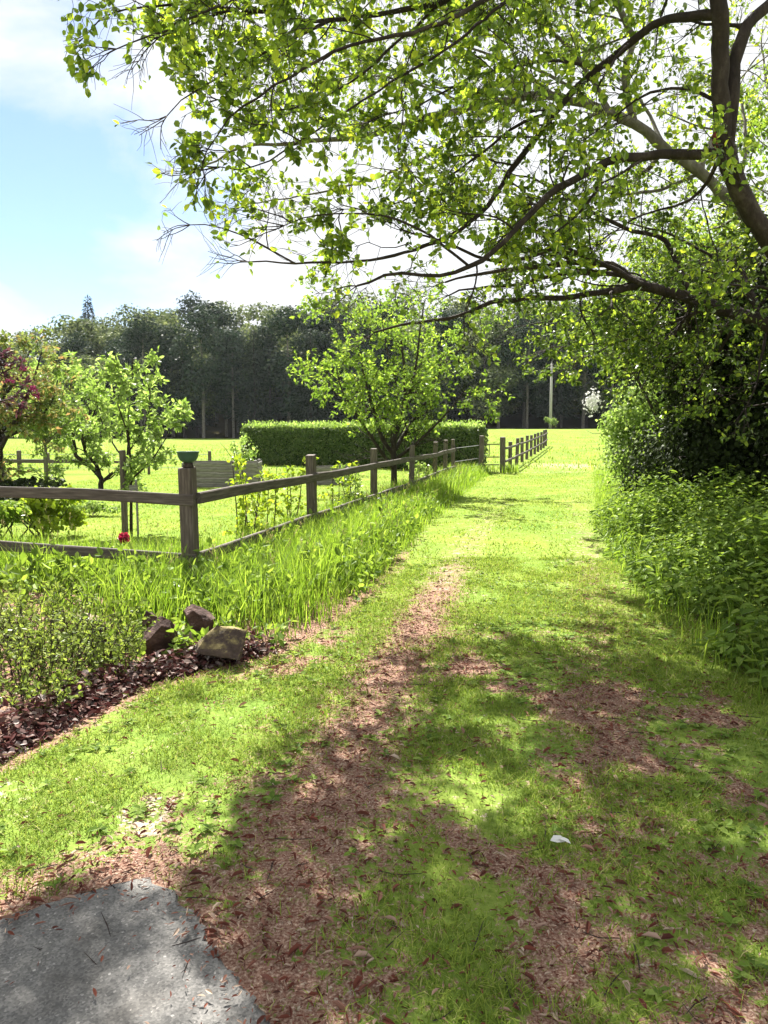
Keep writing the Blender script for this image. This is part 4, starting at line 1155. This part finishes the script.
bush('near_bush', (5.8, 8.2, .2), [((5.3, 8.2, 1.0), (.9, .9, 1.0)), ((5.9, 8.0, 1.7), (.9, .9, 1.1)), ((5.6, 9.2, 1.5), (1.0, .9, 1.2)), ((6.2, 8.2, 2.6), (.9, .9, .8)), ((5.0, 8.8, 2.7), (.7, .7, .6))], 24000, .075, 'leaf_dark', 'dark bush at the right edge around the base of the leaning trunk', True)
bush('pale_bush', (6.0, 16.5, .2), [((5.55, 16.6, 1.0), (.75, .8, .95)), ((5.6, 16.4, 1.9), (.7, .8, .8)), ((6.3, 16.2, 1.6), (1.0, 1.0, 1.3)), ((6.9, 16.8, 2.2), (1.2, 1.0, 1.2)), ((5.3, 16.8, 1.6), (.5, .6, .5)), ((5.7, 15.6, .8), (.7, .8, .8))],
     17000, .085, 'leaf_pale', 'sunlit pale green bush with whitish blossom at the right edge of the path', False, (at(592, 402, 16.3), (.2, .25, .3), 260, .06, 'pale_leaf'))
bush('green_bush', (6.6, 13.8, .2), [((5.5, 14.0, 1.0), (.7, .8, 1.0)), ((6.2, 13.8, 1.5), (1.1, 1.0, 1.4)), ((7.2, 14.0, 2.2), (1.4, 1.2, 1.6)), ((5.8, 14.0, 2.4), (.8, .8, .8)), ((4.9, 14.4, 4.0), (1.0, 1.0, .7)), ((5.6, 14.2, 4.8), (1.2, 1.0, .8)), ((4.3, 14.9, 3.5), (.6, .8, .5)), ((6.4, 14.0, 3.8), (1.2, 1, .9))], 26000, .085, 'leaf_mid', 'mid green bush between the pale sunlit bush and the large dark bush', False)
bush('tall_bush', (9.5, 18.5, .2), [((8.6, 18.5, 1.6), (1.6, 1.4, 1.7)), ((10.2, 18.5, 2.2), (1.8, 1.4, 2.2)), ((9.2, 18.6, 3.4), (1.6, 1.4, 1.3)), ((12, 17, 2.4), (2.2, 1.6, 2.4)), ((10.5, 14.5, 2.2), (1.8, 2, 2.4)), ((8.6, 17.5, 5.2), (1.8, 1.6, 1.4)), ((10.6, 17, 6.6), (2.0, 1.8, 1.6)), ((7.6, 18.2, 4.4), (1.2, 1.2, .9)), ((9.2, 16.8, 8.2), (1.8, 1.6, 1.4))], 30000, .13, 'leaf_mid', 'tall green tree-like bush rising behind the dark bush at the right', False)
# ------------------------------------------------------------------ rocks
def rock(x, ybase, d, w, dep, h, mat, label, seed, rz=0.0, tilt=0.0):
    import bmesh
    r2 = np.random.default_rng(seed)
    bm = bmesh.new(); bmesh.ops.create_icosphere(bm, subdivisions=5, radius=1)
    V = np.array([v.co for v in bm.verts])
    # facets: clip the ball by random planes
    for _ in range(14):
        nrm = unit(r2.normal(0, 1, 3)); off = r2.uniform(.34, .66)
        dd = V @ nrm - off
        V = V - np.clip(dd, 0, None)[:, None] * nrm
    nz = fbm(V[:, 0] * 3 + seed, V[:, 1] * 3 + V[:, 2] * 2.3, 4) - .5
    V = V * (1 + nz[:, None] * .16)
    V = V / np.abs(V).max(0)
    V = V * np.array((w / 2, dep / 2, h / 2)) + np.array((0, 0, h * .40))
    for v, c in zip(bm.verts, V): v.co = c
    me = bpy.data.meshes.new('rock'); bm.to_mesh(me); bm.free()
    me.materials.append(M[mat])
    for p_ in me.polygons: p_.use_smooth = False
    o = bpy.data.objects.new('rock', me); COL.objects.link(o)
    q = at(x, ybase, d); o.location = (q[0], d, 0); o.rotation_euler = (tilt, rng.normal(0, .08), rz)
    return tag(o, label, 'rock', 'rocks edging the flower bed')
rock(221, 670, 4.93, 0.45, 0.38, 0.35, 'rock_moss', 'flat-topped rock with yellowish moss, nearest the grass at the end of the bed', 11, .3, .18)
rock(202, 650, 5.33, 0.28, 0.25, 0.38, 'rock_red', 'pointed red-brown rock standing behind the mossy rock', 12, .5)
rock(163, 665, 5.03, 0.29, 0.26, 0.40, 'rock_red', 'upright dark rock left of the mossy rock', 13, .9)
rock(156, 640, 5.48, 0.26, 0.23, 0.28, 'rock_red', 'small dark rock behind the upright dark rock', 14, 1.4)
rock(106, 660, 4.98, 0.28, 0.25, 0.36, 'rock_red', 'dark rock among the bed plants, left of the upright dark rock', 15, .2)
rock(88, 630, 5.53, 0.43, 0.32, 0.23, 'rock_tan', 'tan flat rock at the back of the flower bed', 16, .1)
rock(2, 612, 5.88, 0.45, 0.32, 0.15, 'rock_tan', 'upper flat tan slab at the left edge of the bed', 17, .1)
rock(-4, 640, 5.48, 0.50, 0.32, 0.21, 'rock_tan', 'lower flat tan slab at the left edge of the bed', 18, -.2)
rock(186, 636, 5.20, 0.11, 0.11, 0.17, 'rock_tan', 'small pale stone between the two red-brown rocks', 19, .4)

# ------------------------------------------------------------------ bed plants
def bed_shrub(x, yb, d, r, h, n, label):
    b_ = at(x, yb, d)
    e = empty('bed_shrub', (b_[0], d, 0), label, 'shrub', 'small shrubs in the flower bed')
    wood, leaf = MB(), MB(); pl = Plant(wood, leaf)
    for k in range(n):
        th = rng.uniform(0, 6.28); rr = r * math.sqrt(rng.random())
        p0 = (math.cos(th) * rr, math.sin(th) * rr, -.01)
        p = pl.shoot(p0, (math.cos(th) * .35 + rng.normal(0, .15), math.sin(th) * .35 + rng.normal(0, .15), 1), h * rng.uniform(.6, 1.1), .0035, .0015, 6, .1, n=4)
        pl.leafy(p, 9, .012, .8)
        for _ in range(3):
            s_ = pl.shoot(p[rng.integers(2, 6)], rng.normal(0, .6, 3) + (0, 0, .7), h * .28, .0022, .001, 4, .12, n=3)
            pl.leafy(s_, 5, .012, .8)
    pl.emit(.03, .4, .55, True)
    wood.build('stems', M['bark_dark'], e); leaf.build('foliage', M['leaf_bed'], e)
bed_shrub(18, 715, 4.35, .34, .52, 70, 'light green twiggy shrub at the left edge of the flower bed, nearest the camera')
bed_shrub(66, 690, 4.75, .34, .50, 70, 'light green twiggy shrub in the middle of the flower bed')
bed_shrub(108, 690, 4.62, .16, .3, 26, 'small light green twiggy shrub between the bed shrubs and the upright dark rock')
bed_shrub(44, 735, 4.05, .16, .3, 26, 'lowest light green twiggy shrub, at the dark red front edge of the bed')
bed_shrub(20, 660, 5.3, .32, .5, 55, 'light green twiggy shrub at the back left of the flower bed')

def scatter(n, xr, yr, dens):
    x = rng.uniform(*xr, n); y = rng.uniform(*yr, n)
    k = rng.random(n) < dens(x, y)
    return x[k], y[k]
# red leafy ground cover + dead leaves along the bed edge
def d_red(x, y):
    d = pathL(y) - x
    return sstep(-.03, .06, d) * sstep(.42, .12, d) * sstep(2.9, 3.3, y) * sstep(5.4, 5.0, y)
x_, y_ = scatter(26000, (-2.9, -.6), (2.9, 5.5), d_red)
n = len(x_)
z_ = rng.uniform(.01, .13, n) * sstep(-.02, .25, pathL(y_) - x_) + .01
mb = MB()
A = np.c_[rng.normal(0, 1, (n, 2)), rng.normal(0, .35, n)]
mb.leaves(np.c_[x_, y_, z_], A, unit(np.c_[rng.normal(0, .5, (n, 2)), np.ones(n)]), rng.uniform(.03, .065, n), rng.uniform(.022, .045, n), .15, .2)
tag(mb.build('red_ground_cover', M['leaf_red_cover']), 'low dark red leaves carpeting the front edge of the flower bed', 'ground cover', kind='stuff')

# broad weeds below the fence corner
def d_weed(x, y):
    fx = FA[0] + (y - FA[1]) * .236
    a = sstep(-5.2, -4.6, x) * sstep(-.55, -.9, x) * sstep(5.7, 6.1, y) * sstep(7.6, 7.2, y)
    b = np.exp(-((x + 1.35) / .25) ** 2 - ((y - 5.0) / .25) ** 2) * .5 + np.exp(-((x + .95) / .3) ** 2 - ((y - 5.3) / .22) ** 2) * .9 + .7 * sstep(-2.6, -2.2, x) * sstep(-1.0, -1.3, x) * sstep(4.85, 5.1, y) * sstep(6, 5.6, y)
    c = sstep(-.4, 0, x - fx) * sstep(-.05, .1, pathL(y) - x) * sstep(6.5, 7.2, y) * sstep(16, 12, y) * .5
    return np.clip(a + b + c, 0, 1) * (.35 + fbm(x * 2, y * 2))
mb = MB(); wd = MB(); pl = Plant(wd, mb)
x_, y_ = scatter(3600, (-5.2, 1.2), (4.7, 14), d_weed)
for a, b in zip(x_, y_):
    h_ = rng.uniform(.12, .5) * (1 if b > 5.6 else .45)
    p = pl.shoot((a, b, 0), (rng.normal(0, .2), rng.normal(0, .2), 1), h_, .003, .0015, 4, .1, n=3)
    pl.leafy(p, 12, .04, .9)
pl.emit(.075, .45, .55, True)
tag(mb.build('weeds', M['leaf_nettle']), 'broad-leaved green weeds below the fence corner and among the rocks', 'weeds', kind='stuff')
tag(wd.build('weed_stems', M['leaf_nettle']), 'thin upright stems of the weeds below the fence corner', 'weeds', kind='stuff')

# nettles along the right edge
def d_net(x, y):
    e = x - pathR(y) + (fbm(x * 1.5, y * 1.5, 3) - .5) * .5
    return sstep(-.05, .35, e) * sstep(2.6, 1.6, e)
mb = MB(); wd = MB(); pl = Plant(wd, mb)
x_, y_ = scatter(5200, (1.8, 7.5), (2.6, 15), d_net)
for a, b in zip(x_, y_):
    e_ = a - float(pathR(b))
    h_ = (.2 + .46 * float(sstep(0, 1.1, e_))) * rng.uniform(.7, 1.15)
    h_ *= float(.55 + .9 * fbm(np.array([a * 1.1 + 3]), np.array([b * 1.1]), 2)[0])
    p = pl.shoot((a, b, float(height(a, b))), (rng.normal(-.1, .14), rng.normal(-.05, .14), 1), h_, .004, .002, 5, .06, n=3)
    nl_ = int(10 + 12 * h_)
    t = np.linspace(.2, 1, nl_); k = np.minimum((t * 5).astype(int), 4)
    P = p[k] + (p[k + 1] - p[k]) * (t * 5 - k)[:, None]
    th = np.arange(nl_) * 1.57 + rng.uniform(0, 6) + rng.normal(0, .3, nl_)
    A = np.c_[np.cos(th), np.sin(th), rng.uniform(-.35, .15, nl_)]
    pl.LP.append(P + A * .015); pl.LA.append(A); pl.LN.append(unit(np.c_[rng.normal(0, .25, (nl_, 2)), np.ones(nl_)]))
pl.emit(.085, .35, .5, True, droop=.25)
tag(mb.build('nettles', M['leaf_nettle']), 'dense green nettles and leafy undergrowth along the right edge of the path', 'undergrowth', kind='stuff')
tag(wd.build('nettle_stems', M['leaf_nettle']), 'upright green stems of the undergrowth along the right path edge', 'undergrowth', kind='stuff')

# ------------------------------------------------------------------ grass
def tall(x, y):
    fx = FA[0] + (y - FA[1]) * .236
    e1 = x - fx; e2 = pathL(y) - x + (fbm(x * 3, y * 3, 3) - .5) * .25
    a = sstep(-.5, .0, e1) * sstep(-.08, .12, e2) * sstep(5.2, 6.0, y) * sstep(27, 25.5, y)
    return a
mb = MB()
for (n, yr) in ((46000, (5, 12)), (34000, (12, 26))):
    x_, y_ = scatter(n, (-2.6, 4.2), yr, lambda x, y: tall(x, y) * (.35 + 1.2 * fbm(x * 1.3, y * 1.3, 3)))
    k = len(x_)
    fx = FA[0] + (y_ - FA[1]) * .236
    edge = sstep(-.05, .5, pathL(y_) - x_)
    h_ = (.10 + .34 * edge) * np.interp(y_, [9, 14], [1, .8]) * rng.uniform(.6, 1.25, k) * (.7 + .6 * fbm(x_ * .8 + 9, y_ * .8, 3))
    mb.blades(np.c_[x_, y_, height(x_, y_)], h_, rng.uniform(.1, .65, k), rng.uniform(.005, .010, k) * np.interp(y_, [7, 20], [1, 1.7]))
# behind the front fence
x_, y_ = scatter(26000, (-7, -1.2), (6.9, 9.6), lambda x, y: sstep(0, .3, y - (6.95 + (-1.8 - x) * .32) + .5) * sstep(1.6, .4, y - (6.95 + (-1.8 - x) * .32)) * (.4 + fbm(x * 1.7, y * 1.7, 3)))
k = len(x_)
mb.blades(np.c_[x_, y_, np.zeros(k)], rng.uniform(.15, .48, k) * (.6 + .7 * fbm(x_ * 1.4, y_ * 1.4, 3)), rng.uniform(.1, .6, k), rng.uniform(.006, .01, k))
# along the garden side of the path fence
x_, y_ = scatter(16000, (-3, 3), (7, 25), lambda x, y: sstep(-.9, -.2, x - (FA[0] + (y - FA[1]) * .236)) * sstep(.1, -.1, x - (FA[0] + (y - FA[1]) * .236)))
k = len(x_)
mb.blades(np.c_[x_, y_, np.zeros(k)], rng.uniform(.12, .4, k), rng.uniform(.1, .6, k), rng.uniform(.006, .012, k))
# at the right edge of the path
x_, y_ = scatter(30000, (1.6, 8.5), (2, 27), lambda x, y: sstep(-.25, .05, x - pathR(y)) * sstep(.9, .3, x - pathR(y)))
k = len(x_)
mb.blades(np.c_[x_, y_, height(x_, y_)], rng.uniform(.06, .3, k) * (.4 + sstep(-.2, .3, x_ - pathR(y_))), rng.uniform(.1, .7, k), rng.uniform(.005, .01, k))
# bases of the far fence posts
x_, y_ = scatter(2500, (3.2, 5.4), (25.2, 27.2), lambda x, y: np.exp(-((x - 4.4) / .3) ** 2 - ((y - 26.1) / .4) ** 2) + np.exp(-((x - 3.4) / .2) ** 2 - ((y - 25.8) / .4) ** 2))
k = len(x_)
mb.blades(np.c_[x_, y_, np.zeros(k)], rng.uniform(.15, .4, k), rng.uniform(.1, .6, k), rng.uniform(.01, .02, k))
x_, y_ = scatter(60000, (-40, 40), (27, 75), lambda x, y: (np.abs(x) < .56 * y + 2) * (fbm(x * .5, y * .5, 4) ** 2 * 2.2) * sstep(80, 30, y))
k = len(x_)
mb.blades(np.c_[x_, y_, height(x_, y_)], rng.uniform(.05, .16, k), rng.uniform(.4, 1.6, k), rng.uniform(.02, .045, k), 1)
tag(mb.build('tall_grass', [M['grass_tall'], M['grass_turf']]), 'tall uncut bright grass along the fence and path edges', 'grass', kind='stuff')

# straw-coloured seed stems standing among the grass
mb = MB()
x_, y_ = scatter(1500, (-5, 4), (6, 22), lambda x, y: np.maximum(tall(x, y) * .8, (y > 7) * (y < 9.5) * (x < -1) * .5))
for a, b in zip(x_, y_):
    h_ = rng.uniform(.35, .7); d_ = rng.normal(0, .16, 2)
    p = np.array([(a, b, 0), (a + d_[0] * .4 * h_, b + d_[1] * .4 * h_, h_ * .6), (a + d_[0] * h_ * 1.3, b + d_[1] * h_ * 1.3, h_)])
    mb.tube(p, [.0018, .0015, .001], 3, cap=False)
    k = 7
    t = np.linspace(0, .3, k)[:, None]
    P = p[2] + (p[1] - p[2]) * t
    mb.leaves(P, rng.normal(0, .5, (k, 3)) + (0, 0, 1), rng.normal(0, 1, (k, 3)), .035, .008, 0, 0, 0, False)
M['straw'] = leaf_mat('straw', [(0, (.16, .17, .07)), (1, (.36, .31, .17))], .35, (1.1, 1.05, .8), .02)
tag(mb.build('seed_stems', M['straw']), 'straw-coloured grass seed stems standing along the fences', 'grass', kind='stuff')
def clock(x, y, d, label):
    q = at(x, y, d)
    e = empty('dandelion_clock', (q[0], d, 0), label, 'flower')
    m1 = MB(); m1.tube([(0, 0, 0), (.01, 0, q[2] * .6), (0, 0, q[2])], .003, 4); m1.build('stem', M['leaf_nettle'], e)
    m2 = MB(); U = unit(rng.normal(0, 1, (120, 3)))
    m2.leaves(U * .004 + (0, 0, q[2]), U, rng.normal(0, 1, (120, 3)), .026, .012, 0, 0, 0, False)
    m2.build('seed_head', M['pale_leaf'], e)
clock(289, 573, 6.9, 'white dandelion clock standing in the tall grass right of the mossy rock')

# turf
mb = MB()
def turf(n, xr, yr, h, w, dens_pow=1.0):
    x = rng.uniform(*xr, n); y = rng.uniform(yr[0] ** .5, yr[1] ** .5, n) ** 2
    g = masks(x, y)
    nn = fbm(x * 2.3, y * 2.3, 4)
    d = np.clip(1.05 - 1.15 * g[:, 0] * (.5 + 1.0 * fbm(x * 7, y * 7, 3)) - .8 * g[:, 1], 0.05, 1) * (.25 + 1.1 * sstep(.3, .62, nn))
    ok = (rng.random(n) < d) & (poly_dist(np.stack((x, y), 1), asph) > .02) & (x < pathR(y) + .4) & (np.abs(x) < y * .56 + .7)
    x, y, nn = x[ok], y[ok], nn[ok]
    k = len(x)
    mb.blades(np.c_[x, y, height(x, y) - .003], rng.uniform(.4, 1.3, k) * h * (.55 + .9 * nn), rng.uniform(.4, 1.9, k), w * rng.uniform(.7, 1.3, k), tri=False)
turf(170000, (-2.6, 2.6), (1.5, 4.2), .028, .0034)
turf(170000, (-3.2, 3.6), (4.2, 9.0), .032, .005)
turf(110000, (-9, 8.5), (7.5, 27), .034, .011)
o = mb.build('turf', M['grass_turf']); tag(o, 'short green turf blades covering the path and verges', 'grass', kind='stuff')

# ------------------------------------------------------------------ litter
def d_lit(x, y):
    g = masks(x, y)
    return np.clip(g[:, 0] * 1.0 + .09, 0, 1) * (poly_dist(np.stack((x, y), 1), asph) > -.01) * sstep(9.5, 4.5, y) * (1 - bed(x, y) * .7)
mb = MB()
x_, y_ = scatter(130000, (-2.6, 3.0), (1.5, 9), d_lit)
k = len(x_)
a2, b2 = scatter(6500, (-2.6, .2), (1.5, 2.9), lambda x, y: (poly_dist(np.stack((x, y), 1), asph) < 0) * (.06 + 1.0 * sstep(-.26, 0, poly_dist(np.stack((x, y), 1), asph)) ** 2))
for (X_, Y_, z0) in ((x_, y_, .006), (a2, b2, .02)):
    k = len(X_)
    th = rng.uniform(0, 6.28, k)
    A = np.c_[np.cos(th), np.sin(th), rng.normal(0, .18, k)]
    L = np.clip(.017 * np.exp(rng.normal(0, .5, k)), .006, .06)
    mb.leaves(np.c_[X_, Y_, height(X_, Y_) + z0 + rng.uniform(0, .014, k)], A, unit(np.c_[rng.normal(0, .45, (k, 2)), np.ones(k)]), L, L * rng.uniform(.14, .4, k), .45, rng.uniform(-.15, .4))
tag(mb.build('leaf_litter', M['litter']), 'reddish brown fallen catkins and dry leaves scattered over the path', 'leaf litter', kind='stuff')
k = 420
x_, y_ = rng.uniform(-2, 2.6, k), rng.uniform(1.7, 7, k)
ok = rng.random(k) < np.clip(masks(x_, y_)[:, 0] + .25, 0, 1)
mb = MB()
for a, b in zip(x_[ok], y_[ok]):
    th = rng.uniform(0, 6.28); L_ = rng.uniform(.03, .16)
    d_ = np.array((math.cos(th), math.sin(th), 0)) * L_ / 2; c_ = np.array((a, b, float(height(a, b)) + .012))
    mb.tube([c_ - d_, c_ + rng.normal(0, L_ * .05, 3) * (1, 1, .4), c_ + d_ + (0, 0, rng.uniform(0, .02))], [.0022, .002, .001], 4)
tag(mb.build('fallen_twigs', M['bark_dark']), 'thin broken twigs lying among the leaf litter on the path', 'twigs', kind='stuff')
k = 2600
x_, y_ = rng.uniform(-2.4, 2.8, k), rng.uniform(1.7, 9, k)
g_ = masks(x_, y_); ok = (rng.random(k) < (1 - g_[:, 0]) * sstep(.4, .6, fbm(x_ * 1.4 + 30, y_ * 1.4, 3))) & (x_ < pathR(y_)) & (x_ > pathL(y_) + .1) & (poly_dist(np.stack((x_, y_), 1), asph) > .05)
x_, y_ = x_[ok], y_[ok]
mb = MB()
for q in range(5):
    th = q * 1.256 + rng.uniform(0, .8, len(x_))
    A = np.c_[np.cos(th), np.sin(th), rng.uniform(.1, .5, len(x_))]
    L = rng.uniform(.02, .055, len(x_))
    mb.leaves(np.c_[x_, y_, height(x_, y_) + .012], A, unit(np.c_[rng.normal(0, .2, (len(x_), 2)), np.ones(len(x_))]), L, L * .55, .12, .2)
tag(mb.build('lawn_weeds', M['leaf_nettle']), 'small broad-leaved weeds growing in the turf of the path', 'weeds', kind='stuff')
# single pale leaf
q = gp(559, 848)
mb = MB(); mb.leaves(np.array([[-.035, 0, .03], [0, .01, .032]]), np.array([[1, .1, .1], [.6, -.5, .15]]), np.array([[0, -.25, 1.], [.2, 0, 1]]), np.array([.07, .05]), np.array([.04, .03]), .15, .2)
tag(mb.build('fallen_leaf', M['pale_leaf'], loc=(q[0], q[1], 0)), 'single whitish dry leaf lying in the shaded grass at lower right', 'leaf')

# ------------------------------------------------------------------ air
m, nt = newmat('haze')
v = N(nt, 'ShaderNodeVolumePrincipled', {'Color': (.82, .9, 1, 1), 'Density': .00009, 'Anisotropy': .3})
N(nt, 'ShaderNodeOutputMaterial', {1: v.outputs[0]})
mb = MB(); mb.box((-1000, -60, -2), (1000, 1100, 60))
tag(mb.build('haze', m), 'thin pale air veiling the far wood', 'haze', kind='stuff')
